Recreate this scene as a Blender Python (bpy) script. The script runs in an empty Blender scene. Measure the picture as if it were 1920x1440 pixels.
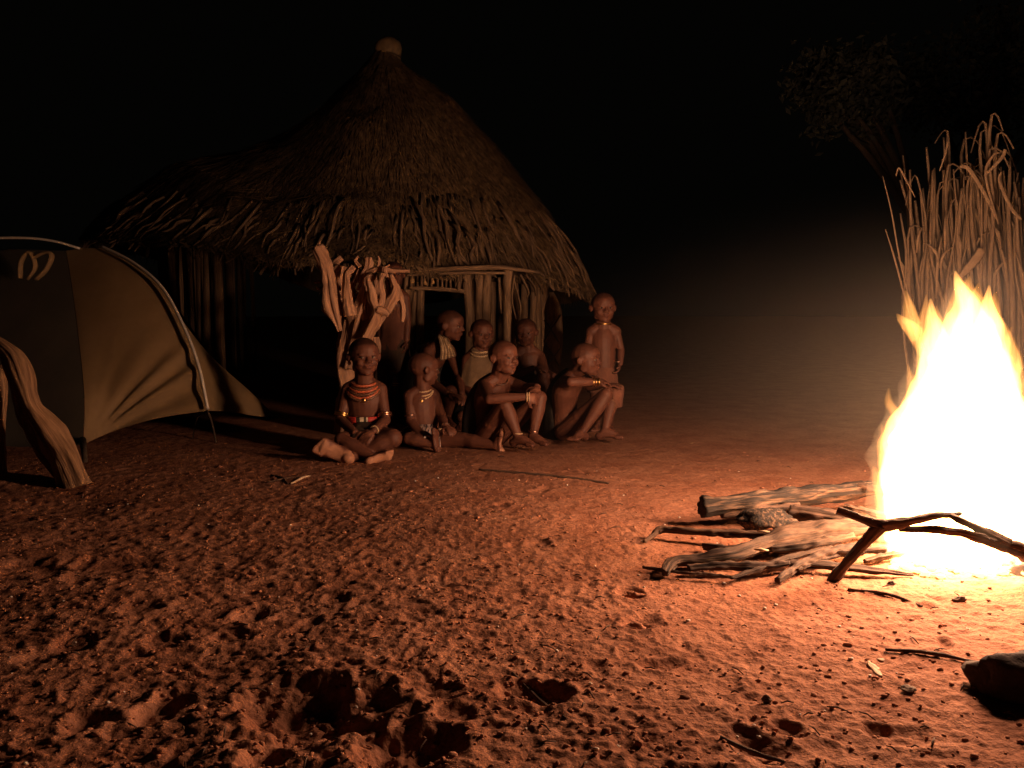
import bpy, math, random
import numpy as np
from mathutils import Vector, Matrix
random.seed(7)
RNG = np.random.RandomState(11)
S = bpy.context.scene
COL = S.collection
# ------------------------------------------------------------ camera, sky, exposure
F_PX, HOR, CAM_H = 1507.0, 575.0, 0.85
PITCH = math.atan((720 - HOR) / F_PX)
cd = bpy.data.cameras.new('camera')
cam = bpy.data.objects.new('camera', cd); COL.objects.link(cam)
cam.location = (0, 0, CAM_H); cam.rotation_euler = (math.pi / 2 - PITCH, 0, 0)
cd.sensor_width = 36; cd.lens = 36 * F_PX / 1920; cd.clip_start = 0.05; cd.clip_end = 400
S.camera = cam
W = bpy.data.worlds.new('World'); S.world = W; W.use_nodes = True
bg = W.node_tree.nodes['Background']
bg.inputs[0].default_value = (1.0, 0.92, 0.72, 1); bg.inputs[1].default_value = 0.0009     # moonless night sky
S.view_settings.view_transform = 'Standard'; S.view_settings.look = 'None'
S.view_settings.gamma = 1; S.view_settings.use_curve_mapping = False
S.view_settings.exposure = 0.0
S.cycles.use_denoising = True
S.cycles.max_bounces = 4; S.cycles.diffuse_bounces = 3; S.cycles.glossy_bounces = 2; S.cycles.volume_bounces = 0
S.cycles.sample_clamp_indirect = 1.5; S.cycles.caustics_reflective = False; S.cycles.caustics_refractive = False
FIRE_POWER = 268.0
HAZE_DENSITY = 0.0
SMOKE_DENSITY = 0.072
S.cycles.volume_step_rate = 6; S.cycles.volume_max_steps = 64
# ------------------------------------------------------------ pixels to places
FW = np.array([0, math.cos(PITCH), -math.sin(PITCH)]); UPV = np.array([0, math.sin(PITCH), math.cos(PITCH)])
def ray(x, y): return FW + np.array([1, 0, 0]) * ((x - 960) / F_PX) + UPV * ((720 - y) / F_PX)
def P(x, y, D):
    r = ray(x, y); return np.array([0, 0, CAM_H]) + r * (D / r[1])
def G(x, y, h=0.0):
    r = ray(x, y); return np.array([0, 0, CAM_H]) + r * ((h - CAM_H) / r[2])
def mpp(D): return D / F_PX            # metres per photo pixel at depth D
# ------------------------------------------------------------ noise
def _h(ix, iy, iz, s):
    n = (ix.astype(np.int64) * 374761393 + iy.astype(np.int64) * 668265263 + iz.astype(np.int64) * 2147483647 + s * 974634777) & 0xffffffff
    n = ((n ^ (n >> 13)) * 1274126177) & 0xffffffff
    n = (n ^ (n >> 16)) * 2246822519 & 0xffffffff
    return ((n ^ (n >> 15)) & 0xffffff) / float(0xffffff)
def noise(x, y, z=0.0, s=0):
    x = np.asarray(x, float); y = np.asarray(y, float); z = np.zeros_like(x) + z
    ix, iy, iz = np.floor(x), np.floor(y), np.floor(z)
    fx, fy, fz = x - ix, y - iy, z - iz
    u, v, w = [f * f * f * (f * (f * 6 - 15) + 10) for f in (fx, fy, fz)]
    def c(a, b, d): return _h(ix + a, iy + b, iz + d, s)
    l0 = (c(0, 0, 0) * (1 - u) + c(1, 0, 0) * u) * (1 - v) + (c(0, 1, 0) * (1 - u) + c(1, 1, 0) * u) * v
    l1 = (c(0, 0, 1) * (1 - u) + c(1, 0, 1) * u) * (1 - v) + (c(0, 1, 1) * (1 - u) + c(1, 1, 1) * u) * v
    return (l0 * (1 - w) + l1 * w) * 2 - 1
def fbm(x, y, z=0.0, s=0, o=3):
    r = 0; a = 1.0; f = 1.0
    for i in range(o): r = r + a * noise(x * f, y * f, np.asarray(z) * f, s + i); a *= .5; f *= 2.03
    return r
def sstep(a, b, x): t = np.clip((x - a) / (b - a), 0, 1); return t * t * (3 - 2 * t)
# ------------------------------------------------------------ materials
def mat(name, col, col2=None, scale=8.0, rough=0.85, bump=0.0, bscale=60.0, metal=0.0, stretch=None, detail=6, spec=0.3, trans=0.0, contrast=(0.35, 0.65), attr=None, grain=False):
    m = bpy.data.materials.new(name); m.use_nodes = True
    nt = m.node_tree; N = nt.nodes; L = nt.links; b = N['Principled BSDF']
    b.inputs['Roughness'].default_value = rough; b.inputs['Metallic'].default_value = metal
    b.inputs['Specular IOR Level'].default_value = spec
    tc = N.new('ShaderNodeTexCoord'); src = tc.outputs['Object']
    if grain:
        ga = N.new('ShaderNodeAttribute'); ga.attribute_name = 'grain'; src = ga.outputs['Vector']
    if stretch:
        mp = N.new('ShaderNodeMapping'); mp.inputs['Scale'].default_value = stretch; L.new(src, mp.inputs['Vector']); src = mp.outputs[0]
    if col2:
        nz = N.new('ShaderNodeTexNoise'); nz.inputs['Scale'].default_value = scale; nz.inputs['Detail'].default_value = detail; nz.inputs['Roughness'].default_value = .65
        L.new(src, nz.inputs['Vector'])
        cr = N.new('ShaderNodeValToRGB'); cr.color_ramp.elements[0].position = contrast[0]; cr.color_ramp.elements[1].position = contrast[1]
        cr.color_ramp.elements[0].color = (*col, 1); cr.color_ramp.elements[1].color = (*col2, 1)
        L.new(nz.outputs['Fac'], cr.inputs['Fac']); out = cr.outputs[0]
        if attr:
            at = N.new('ShaderNodeAttribute'); at.attribute_name = attr
            mx = N.new('ShaderNodeMix'); mx.data_type = 'RGBA'; mx.blend_type = 'MULTIPLY'; mx.inputs[0].default_value = 1
            L.new(out, mx.inputs[6]); L.new(at.outputs['Color'], mx.inputs[7]); out = mx.outputs[2]
        L.new(out, b.inputs['Base Color'])
    else:
        b.inputs['Base Color'].default_value = (*col, 1)
    if bump:
        nb = N.new('ShaderNodeTexNoise'); nb.inputs['Scale'].default_value = bscale; nb.inputs['Detail'].default_value = 6; L.new(src, nb.inputs['Vector'])
        bp = N.new('ShaderNodeBump'); bp.inputs['Strength'].default_value = min(1, bump); bp.inputs['Distance'].default_value = 0.006 * max(1, bump)
        L.new(nb.outputs['Fac'], bp.inputs['Height']); L.new(bp.outputs[0], b.inputs['Normal'])
    if trans: b.inputs['Transmission Weight'].default_value = 0
    return m
M = {}
M['soil'] = mat('soil', (.275, .112, .064), (.40, .188, .114), 5, .95, .8, 110, spec=.1)
M['clod'] = mat('clod', (.25, .104, .060), (.38, .178, .11), 9, .95, .5, 90, spec=.1)
M['thatch_base'] = mat('thatch_base', (.045, .030, .018), (.13, .085, .045), 6, .95, 1.0, 40)
M['thatch'] = mat('thatch', (.075, .048, .026), (.26, .17, .09), 14, .9)
M['pole'] = mat('pole', (.15, .09, .05), (.32, .21, .125), 60, .85, 0.8, 120, grain=True)
M['rod'] = mat('rod', (.12, .075, .045), (.28, .185, .11), 70, .85, 0.8, 130, grain=True)
M['gnarl'] = mat('gnarl', (.26, .135, .078), (.50, .29, .18), 55, .8, 0.8, 110, grain=True)
M['driftwood'] = mat('driftwood', (.16, .085, .045), (.42, .25, .14), 60, .8, 0.8, 110, grain=True)
M['log'] = mat('log', (.016, .010, .008), (.115, .066, .044), 70, .85, 0.8, 150, grain=True)
M['charlog'] = mat('charlog', (.012, .009, .008), (.14, .085, .055), 60, .9, 1.0, 110, contrast=(.48, .70), grain=True)
M['twig'] = mat('twig', (.045, .026, .018), (.12, .07, .045), 120, .85, 0.8, 200, grain=True)
M['pale_wood'] = mat('pale_wood', (.45, .30, .18), (.62, .47, .32), 20, .8)
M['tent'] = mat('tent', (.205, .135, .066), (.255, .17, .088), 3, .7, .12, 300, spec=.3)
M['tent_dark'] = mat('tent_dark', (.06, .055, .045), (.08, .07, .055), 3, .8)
M['aluminium'] = mat('aluminium', (.62, .56, .48), None, rough=.4, metal=.25)
M['cord'] = mat('cord', (.05, .035, .025), (.09, .06, .04), 30, .9)
M['skin'] = mat('skin', (.082, .030, .019), (.112, .043, .027), 14, .58, .12, 220, spec=.3, attr='tone')
M['eye'] = mat('eye', (.20, .155, .13), None, rough=.35)
M['iris'] = mat('iris', (.012, .007, .005), None, rough=.15)
M['lip'] = mat('lip', (.10, .035, .026), (.12, .045, .032), 30, .5)
M['hide'] = mat('hide', (.045, .028, .019), (.075, .046, .03), 12, .85, .5, 70)
M['cape'] = mat('cape', (.13, .085, .05), (.19, .125, .075), 14, .9, .6, 130)
M['blackcloth'] = mat('blackcloth', (.015, .013, .012), (.03, .025, .022), 14, .9, .4, 90)
M['browncloth'] = mat('browncloth', (.10, .042, .028), (.15, .062, .04), 9, .9, .4, 90)
M['stripecloth'] = mat('stripecloth', (.03, .025, .03), (.42, .30, .26), 11, .9, .3, 90, stretch=(14, 1, 1), contrast=(.48, .52))
M['brass'] = mat('brass', (.80, .52, .20), None, rough=.28, metal=1)
M['copper'] = mat('copper', (.72, .42, .30), None, rough=.3, metal=1)
M['bead_red'] = mat('bead_red', (.32, .05, .03), (.50, .16, .07), 160, .35)
M['bead_dark'] = mat('bead_dark', (.03, .02, .018), (.20, .09, .05), 140, .35)
M['bead_pale'] = mat('bead_pale', (.60, .45, .28), (.25, .15, .08), 120, .35)
M['band_red'] = mat('band_red', (.50, .045, .035), (.40, .035, .03), 30, .5)
M['band_black'] = mat('band_black', (.02, .02, .02), (.05, .045, .03), 60, .5)
M['band_white'] = mat('band_white', (.55, .48, .36), (.45, .38, .28), 40, .5)
M['stalk'] = mat('stalk', (.10, .068, .042), (.22, .155, .098), 120, .8, 0.8, 200, grain=True)
M['dryleaf'] = mat('dryleaf', (.15, .10, .062), (.24, .17, .105), 12, .85, .3, 60)
M['leaf'] = mat('leaf', (.012, .015, .011), (.028, .03, .022), 4, .8)
M['treebark'] = mat('treebark', (.02, .015, .011), (.04, .03, .02), 20, .9, 0.8, 40, grain=True)
M['stone'] = mat('stone', (.10, .065, .045), (.20, .13, .09), 18, .9, .8, 60)
M['darkstone'] = mat('darkstone', (.035, .025, .02), (.07, .045, .035), 18, .9, .8, 60)
M['ash'] = mat('ash', (.30, .25, .22), (.06, .045, .04), 24, .95, .8, 60)
M['gourd'] = mat('gourd', (.34, .20, .09), (.45, .28, .13), 30, .25)
M['pale'] = mat('pale', (.62, .50, .40), (.75, .66, .56), 30, .8)
def flame_mat(name, col, strength):
    m = bpy.data.materials.new(name); m.use_nodes = True; nt = m.node_tree
    for n in list(nt.nodes): nt.nodes.remove(n)
    o = nt.nodes.new('ShaderNodeOutputMaterial'); e = nt.nodes.new('ShaderNodeEmission')
    e.inputs[0].default_value = (*col, 1); e.inputs[1].default_value = strength
    nt.links.new(e.outputs[0], o.inputs['Volume']); return m
M['flame'] = flame_mat('flame', (1, .44, .115), 75)
M['flame_thin'] = flame_mat('flame_thin', (1, .40, .09), 34)
M['glare_veil'] = flame_mat('glare_veil', (1, .50, .22), 2.2)  # weak glow standing in for lens glare, not a burning flame
# ------------------------------------------------------------ objects
def link(o, parent=None):
    COL.objects.link(o)
    if parent is not None: o.parent = parent; o.matrix_parent_inverse = parent.matrix_world.inverted() if False else Matrix.Translation(-Vector(parent.location))
    return o
def tag(o, label, cat, group=None):
    o['label'] = label; o['category'] = cat
    if group: o['group'] = group
    return o
def empty(name, loc, label=None, cat=None, group=None):
    o = bpy.data.objects.new(name, None); o.location = tuple(loc); o.empty_display_size = .1; COL.objects.link(o)
    if label: tag(o, label, cat, group)
    return o
GRAIN = []
class MB:
    def __init__(s): s.v = []; s.f = []; s.n = 0; s.g = []
    def add(s, v, f):
        v = np.asarray(v, float); s.v.append(v); s.g.append(GRAIN.pop() if GRAIN and len(GRAIN[-1]) == len(v) else v * 1.0); GRAIN.clear(); s.f.extend([tuple(i + s.n for i in q) for q in f]); s.n += len(v); return s
    def mesh(s, name, material=None, smooth=True):
        me = bpy.data.meshes.new(name); V = np.concatenate(s.v)
        me.from_pydata(V.tolist(), [], s.f); me.update()
        if smooth: me.polygons.foreach_set('use_smooth', np.ones(len(me.polygons), bool))
        if material: me.materials.append(material)
        ga = me.attributes.new('grain', 'FLOAT_VECTOR', 'POINT'); ga.data.foreach_set('vector', np.concatenate(s.g).ravel())
        return me
    def obj(s, name, material, parent=None, smooth=True, center=True):
        # the mesh sits round its own origin so that procedural textures differ from piece to piece
        V = np.concatenate(s.v); c = np.zeros(3)
        if center:
            c = V.mean(0); s.v = [V - c]
        o = bpy.data.objects.new(name, s.mesh(name, material, smooth)); o.location = tuple(c)
        link(o, parent); return o
def catmull(pts, n, rad=None):
    p = np.asarray(pts, float); k = len(p)
    if k == 2:
        t = np.linspace(0, 1, n)[:, None]; q = p[0] * (1 - t) + p[1] * t
    else:
        e = np.vstack([2 * p[0] - p[1], p, 2 * p[-1] - p[-2]]); q = []
        for u in np.linspace(0, k - 1, n):
            i = min(int(u), k - 2); t = u - i; a, b, c, d = e[i:i + 4]
            q.append(.5 * ((2 * b) + (c - a) * t + (2 * a - 5 * b + 4 * c - d) * t * t + (3 * b - a - 3 * c + d) * t ** 3))
        q = np.array(q)
    r = None if rad is None else np.interp(np.linspace(0, k - 1, n), np.arange(k), np.asarray(rad, float))
    return q, r
def norm(v): v = np.asarray(v, float); return v / (np.linalg.norm(v) + 1e-12)
def tube(pts, rad, seg=8, groove=0.0, gf=5, wob=0.0, seed=0, flat=1.0, flatdir=None, capround=False, smoothn=None):
    p = np.asarray(pts, float); r = np.asarray(rad, float) * np.ones(len(p))
    if smoothn: p, r = catmull(p, smoothn, r)
    n = len(p)
    T = np.gradient(p, axis=0); T /= np.linalg.norm(T, axis=1)[:, None] + 1e-12
    ref = np.array([0, 0, 1.]) if flatdir is None else norm(flatdir)
    if abs(T[0] @ ref) > .95: ref = np.array([1., 0, 0])
    a = norm(np.cross(T[0], ref)); V = []; ang = np.linspace(0, 2 * np.pi, seg, endpoint=False)
    arc = np.concatenate([[0], np.cumsum(np.linalg.norm(np.diff(p, axis=0), axis=1))])
    for i in range(n):
        a = norm(a - T[i] * (a @ T[i])); b = np.cross(T[i], a)
        k = np.ones(seg)
        if groove: k += groove * noise(np.cos(ang) * gf * .5 + 9 + seed, np.sin(ang) * gf * .5 + seed * 1.7, arc[i] * 3.0, seed)
        if wob: k += wob * noise(np.cos(ang) * .9 + seed * 3.1, np.sin(ang) * .9, arc[i] / max(r.max(), 1e-4) * .55, seed + 5)
        if groove: k += groove * .16 * noise(np.cos(ang) * 2.6 + seed, np.sin(ang) * 2.6 + 3, arc[i] / max(r.max(), 1e-4) * 1.7, seed + 11)
        V.append(p[i] + (np.cos(ang) * k * r[i])[:, None] * a + (np.sin(ang) * k * r[i] * flat)[:, None] * b)
    Fc = []
    for i in range(n - 1):
        for j in range(seg):
            k = (j + 1) % seg; Fc.append((i * seg + j, i * seg + k, (i + 1) * seg + k, (i + 1) * seg + j))
    V = np.concatenate(V)
    ext0 = -T[0] * r[0] * .5 if capround else 0; ext1 = T[-1] * r[-1] * .5 if capround else 0
    V = np.vstack([V, p[0] + ext0, p[-1] + ext1]); c0, c1 = n * seg, n * seg + 1
    for j in range(seg):
        k = (j + 1) % seg; Fc.append((c0, k, j)); Fc.append((c1, (n - 1) * seg + j, (n - 1) * seg + k))
    rm = max(r.max(), 1e-4); g = np.stack([np.tile(np.cos(ang), n) * rm, np.tile(np.sin(ang), n) * rm, np.repeat(arc, seg) * .10], -1) + seed * .37
    GRAIN.clear(); GRAIN.append(np.vstack([g, [[seed * .37, 0, 0]], [[seed * .37, 0, arc[-1] * .1]]]))
    return V, Fc
def ball(c, rad, axes=None, nu=14, nv=9):
    c = np.asarray(c, float); rad = np.ones(3) * rad; A = np.eye(3) if axes is None else np.asarray(axes, float)
    V = [c + A.T @ (np.array([0, 0, 1]) * rad)]
    for i in range(1, nv):
        t = math.pi * i / nv
        for j in range(nu):
            q = 2 * math.pi * j / nu
            V.append(c + A.T @ (np.array([math.sin(t) * math.cos(q), math.sin(t) * math.sin(q), math.cos(t)]) * rad))
    V.append(c + A.T @ (np.array([0, 0, -1]) * rad)); Fc = []
    for j in range(nu): Fc.append((0, 1 + j, 1 + (j + 1) % nu))
    for i in range(nv - 2):
        for j in range(nu):
            a = 1 + i * nu + j; b = 1 + i * nu + (j + 1) % nu; Fc.append((a, a + nu, b + nu, b))
    e = len(V) - 1; s = 1 + (nv - 2) * nu
    for j in range(nu): Fc.append((e, s + (j + 1) % nu, s + j))
    return np.array(V), Fc
def capsule(a, b, ra, rb, seg=12):
    a = np.asarray(a, float); b = np.asarray(b, float); d = b - a; L = np.linalg.norm(d); d = d / (L + 1e-9); pts = []; rs = []
    for t in (-90, -60, -30): pts.append(a + d * ra * math.sin(math.radians(t))); rs.append(max(ra * math.cos(math.radians(t)), ra * .05))
    pts.append(a); rs.append(ra); pts.append(a * .5 + b * .5); rs.append((ra + rb) / 2); pts.append(b); rs.append(rb)
    for t in (30, 60, 90): pts.append(b + d * rb * math.sin(math.radians(t))); rs.append(max(rb * math.cos(math.radians(t)), rb * .05))
    return tube(pts, rs, seg)
def rock(c, rad, seed, sub=1):
    nu, nv = (7, 4) if sub == 0 else (26, 16)
    V, Fc = ball((0, 0, 0), 1.0, None, nu, nv)
    k = 1 + .45 * noise(V[:, 0] * 1.3 + seed * 7.7, V[:, 1] * 1.3, V[:, 2] * 1.3 + seed, seed % 50)
    if sub: k = k + .22 * noise(V[:, 0] * 3.4 + seed, V[:, 1] * 3.4, V[:, 2] * 3.4, seed % 40) + .10 * noise(V[:, 0] * 8 + seed, V[:, 1] * 8, V[:, 2] * 8, seed % 30)
    return np.asarray(c) + V * k[:, None] * np.asarray(rad), Fc
# ------------------------------------------------------------ ground
PITS = []                                     # x, y, radius x, radius y, angle, depth
def pit(px, py, wpx, hy, depth, ang=0.0):
    c = G(px, py); PITS.append((c[0], c[1], wpx * mpp(c[1]) / 2, hy / 2, ang, depth))
pit(600, 1325, 330, .30, .046, -.25); pit(760, 1395, 230, .20, .040, -.3); pit(300, 1305, 100, .17, .028, .2)
pit(165, 1325, 90, .14, .022); pit(1010, 1290, 150, .12, .028, -.5); pit(500, 1405, 120, .10, .03)
pit(190, 1050, 170, .22, .018); pit(40, 1060, 180, .3, .018); pit(140, 1190, 90, .15, .018); pit(260, 1125, 80, .15, .018)
pit(1480, 1355, 80, .07, .012); pit(1440, 1400, 150, .09, .012); pit(1640, 1358, 60, .06, .012)
pit(480, 1135, 90, .12, .025); pit(620, 1290, 90, .10, .02); pit(1190, 1165, 60, .09, .016); pit(1185, 1105, 60, .08, .016)
_r = random.Random(5)
for i in range(170):
    D = _r.uniform(1.45, 4.3); u = _r.uniform(-.75, .62)
    if u > .1 and D > 2.2 and _r.random() < .75: continue
    PITS.append((u * D, D, _r.uniform(.02, .06), _r.uniform(.02, .06), _r.uniform(0, 3), _r.uniform(.003, .011)))
def ground_h(x, y):
    x = np.asarray(x, float); y = np.asarray(y, float)
    near = 1 - sstep(7, 14, np.hypot(x, y))
    rough = .42 + .58 * sstep(.9, -.5, x + (y - 2.2) * .55)           # trodden smooth round the fire and the sitters, rough at the left
    rough = rough * (1 - .55 * sstep(3.4, 4.6, y))
    patch = .45 + .55 * sstep(-.25, .45, fbm(x * 1.7 + 3, y * 1.7, s=40, o=2))
    h = .030 * fbm(x * .55, y * .55, s=1, o=2) * (.5 + .5 * rough) + .009 * fbm(x * 2.6, y * 2.6, s=3, o=2) * rough
    wx = x + .05 * noise(x * 6, y * 6, s=60); wy = y + .05 * noise(x * 6 + 40, y * 6, s=61)
    rid = 1 - np.abs(noise(wx * 11, wy * 15, s=7)); rid2 = 1 - np.abs(noise(wx * 24 + 4, wy * 31, s=9))
    cl = np.maximum(0, noise(wx * 21, wy * 26, s=13)) ** 1.5
    h = h + near * rough * patch * (.0028 * rid + .0027 * rid2 + .0044 * cl - .0035)
    h = h + near * (.0014 + .0016 * rough) * noise(x * 70, y * 70, s=17) + near * .0024 * (.25 + rough) * noise(x * 38, y * 44, s=19)
    h = h + near * .0032 * (.4 + rough) * np.clip(1 - np.abs(noise(wx * 19 + 7, wy * 34, s=31)) * 1.6, 0, 1) ** 3 - near * .0045 * np.clip(1 - np.abs(noise(wx * 14, wy * 27 + 5, s=33)) * 5, 0, 1) * sstep(.05, .5, noise(x * 5, y * 5, s=35))
    for cx, cy, rx, ry, an, dp in PITS:
        dx = x - cx; dy = y - cy; m = (np.abs(dx) < max(rx, ry) * 2.2) & (np.abs(dy) < max(rx, ry) * 2.2)
        if not m.any(): continue
        dx = dx[m]; dy = dy[m]; c, s = math.cos(an), math.sin(an)
        q = np.hypot((dx * c + dy * s) / rx, (-dx * s + dy * c) / ry) + (.30 if rx > .08 else .34) * fbm(dx * 13 + cx * 9, dy * 13 + cy * 5, s=23, o=2)
        h[m] += -dp * (1 - sstep(.25, 1.1, q)) + dp * .18 * np.exp(-((q - 1.15) / .25) ** 2)
    return h - .006
def gz(x, y): return float(ground_h(np.array([x]), np.array([y]))[0])
def onground(px, py, up=0.0):
    g = G(px, py); return np.array([g[0], g[1], gz(g[0], g[1]) + up])
def build_ground():
    th = np.concatenate([np.linspace(-math.radians(41), math.radians(41), 760), np.radians(np.linspace(44, 316, 70))])
    rr = np.concatenate([np.linspace(.25, 1.9, 22), np.exp(np.linspace(math.log(1.93), math.log(8.5), 660)), np.exp(np.linspace(math.log(8.7), math.log(75), 60))])
    A, R = np.meshgrid(th, rr); X = R * np.sin(A); Y = -1.0 + R * np.cos(A)
    Z = ground_h(X.ravel(), Y.ravel()); V = np.column_stack([X.ravel(), Y.ravel(), Z]); nr, na = X.shape
    V = np.vstack([V, [0, -1, -.01]])
    i = np.arange(nr - 1)[:, None] * na; j = np.arange(na)[None, :]; k = (j + 1) % na
    Q = np.stack(np.broadcast_arrays(i + j, i + k, i + na + k, i + na + j), -1).reshape(-1, 4)[:, ::-1]
    me = bpy.data.meshes.new('ground'); nq = len(Q); tri = np.stack([np.full(na, nr * na), np.arange(na), (np.arange(na) + 1) % na], 1)[:, ::-1]
    me.vertices.add(len(V)); me.vertices.foreach_set('co', V.ravel())
    me.loops.add(nq * 4 + na * 3); me.loops.foreach_set('vertex_index', np.concatenate([Q.ravel(), tri.ravel()]).astype(np.int32))
    me.polygons.add(nq + na); me.polygons.foreach_set('loop_start', np.concatenate([np.arange(nq) * 4, nq * 4 + np.arange(na) * 3]).astype(np.int32))
    me.polygons.foreach_set('use_smooth', np.ones(nq + na, bool)); me.update(calc_edges=True); me.validate()
    me.materials.append(M['soil'])
    o = bpy.data.objects.new('ground', me); COL.objects.link(o); o['kind'] = 'structure'; o['label'] = 'trampled reddish bare soil with hoof marks and clods'
    return o
build_ground()
def speckle(m):
    nt = m.node_tree; N = nt.nodes; L = nt.links; b = N['Principled BSDF']; src = b.inputs['Base Color'].links[0].from_socket
    tc = N.new('ShaderNodeTexCoord'); mp = N.new('ShaderNodeMapping'); mp.inputs['Scale'].default_value = (1, 1.8, 1); L.new(tc.outputs['Object'], mp.inputs[0])
    nz = N.new('ShaderNodeTexNoise'); nz.inputs['Scale'].default_value = 55; nz.inputs['Detail'].default_value = 8; nz.inputs['Roughness'].default_value = .75; L.new(mp.outputs[0], nz.inputs['Vector'])
    cr = N.new('ShaderNodeValToRGB'); cr.color_ramp.elements[0].position = .36; cr.color_ramp.elements[1].position = .52; cr.color_ramp.elements[0].color = (.42, .36, .34, 1); cr.color_ramp.elements[1].color = (1, 1, 1, 1)
    L.new(nz.outputs['Fac'], cr.inputs[0]); mx = N.new('ShaderNodeMix'); mx.data_type = 'RGBA'; mx.blend_type = 'MULTIPLY'; mx.inputs[0].default_value = .75
    L.new(src, mx.inputs[6]); L.new(cr.outputs[0], mx.inputs[7]); L.new(mx.outputs[2], b.inputs['Base Color'])
speckle(M['soil'])
def build_litter():
    mb = MB(); mp = MB(); r = random.Random(3); R_ = np.random.RandomState(3)
    D = 1.35 * np.exp(R_.rand(7600) * 1.25); x = R_.uniform(-.72, .72, 7600) * D
    keep = R_.rand(7600) < (.42 + .58 * sstep(.9, -.5, x + (D - 2.2) * .55)) * (.35 + .65 * np.maximum(0, noise(x * 2.2, D * 2.2, s=77) + .4)); D = D[keep]; x = x[keep]; Z = ground_h(x, D)
    for i in range(len(x)):
        s = r.uniform(.0018, .0055) * (1.6 if r.random() < .06 else 1)
        mb.add(*rock((x[i], D[i], Z[i] + s * .25), (s * r.uniform(.8, 1.8), s * r.uniform(.7, 1.4), s * .7), i, 0))
    o = mb.obj('soil_crumbs', M['clod'], center=False); o['kind'] = 'stuff'; tag(o, 'crumbs and clods of red soil strewn over the ground', 'soil crumbs')
    D = 1.4 * np.exp(R_.rand(110) * 1.1); x = R_.uniform(-.7, .6, 110) * D; Z = ground_h(x, D)
    for i in range(110):
        s = r.uniform(.002, .0048); mp.add(*rock((x[i], D[i], Z[i] + s * .4), (s * 1.3, s, s * .7), i + 9, 0))
    o = mp.obj('pale_grit', M['pale'], center=False); o['kind'] = 'stuff'; tag(o, 'scattered specks of pale grit on the soil', 'grit')
    mt = MB()
    D = 1.4 * np.exp(R_.rand(200) * 1.2); x = R_.uniform(-.7, .65, 200) * D; a = R_.uniform(0, 6.28, 200); l = R_.uniform(.006, .024, 200)
    A = np.stack([x - np.cos(a) * l, D - np.sin(a) * l, 0 * x], 1); B = np.stack([x + np.cos(a) * l, D + np.sin(a) * l, 0 * x], 1)
    A[:, 2] = ground_h(A[:, 0], A[:, 1]) + .003; B[:, 2] = ground_h(B[:, 0], B[:, 1]) + .003
    for p0, p1 in zip(A, B): mt.add(*tube([p0, (p0 + p1) / 2 + [0, 0, .004], p1], [.0016, .002, .0012], 4))
    o = mt.obj('straw_bits', M['twig'], center=False); o['kind'] = 'stuff'; tag(o, 'dark bits of straw and broken twig in the soil', 'straw')
build_litter()
# ------------------------------------------------------------ thatched hut
HC = P(728, 500, 9.0); HX, HY = HC[0], HC[1]
R_R = np.array([.10, .22, .85, 1.39, 1.74, 2.05, 2.28]); Z_R = np.array([3.60, 3.45, 2.91, 2.25, 1.84, 1.38, .98])
R_L = np.array([.10, .22, .76, 1.48, 2.25, 2.75, 3.02]); Z_L = np.array([3.60, 3.45, 2.80, 2.48, 2.24, 1.85, 1.52])
R_F = np.array([.10, .22, .85, 1.35, 1.72, 2.05, 2.34]); Z_F = np.array([3.60, 3.45, 2.91, 2.30, 1.88, 1.50, 1.17])
SK = np.array([0, .05, .25, .45, .62, .82, 1.0])
def roof(s, th):
    s = np.asarray(s, float); th = np.asarray(th, float)
    c, sn = np.cos(th), np.sin(th); wl = sstep(.25, 1.0, -c); wf = sstep(.2, .9, -sn) * (1 - wl)
    r = np.interp(s, SK, R_R) * (1 - wl - wf) + np.interp(s, SK, R_L) * wl + np.interp(s, SK, R_F) * wf
    z = np.interp(s, SK, Z_R) * (1 - wl - wf) + np.interp(s, SK, Z_L) * wl + np.interp(s, SK, Z_F) * wf
    lump = .07 * fbm(np.cos(th) * 2.2 + 3, np.sin(th) * 2.2, s * 5, s=71, o=2) * sstep(.05, .3, s)
    z = z + lump + .02 * noise(np.cos(th) * 9, np.sin(th) * 9, s * 22, s=74)
    return np.stack([HX + r * c, HY + r * sn, z], -1)
hut = empty('thatched_hut', (HX, HY, 0), 'round hut of upright poles under a tall shaggy thatched roof', 'hut')
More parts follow.
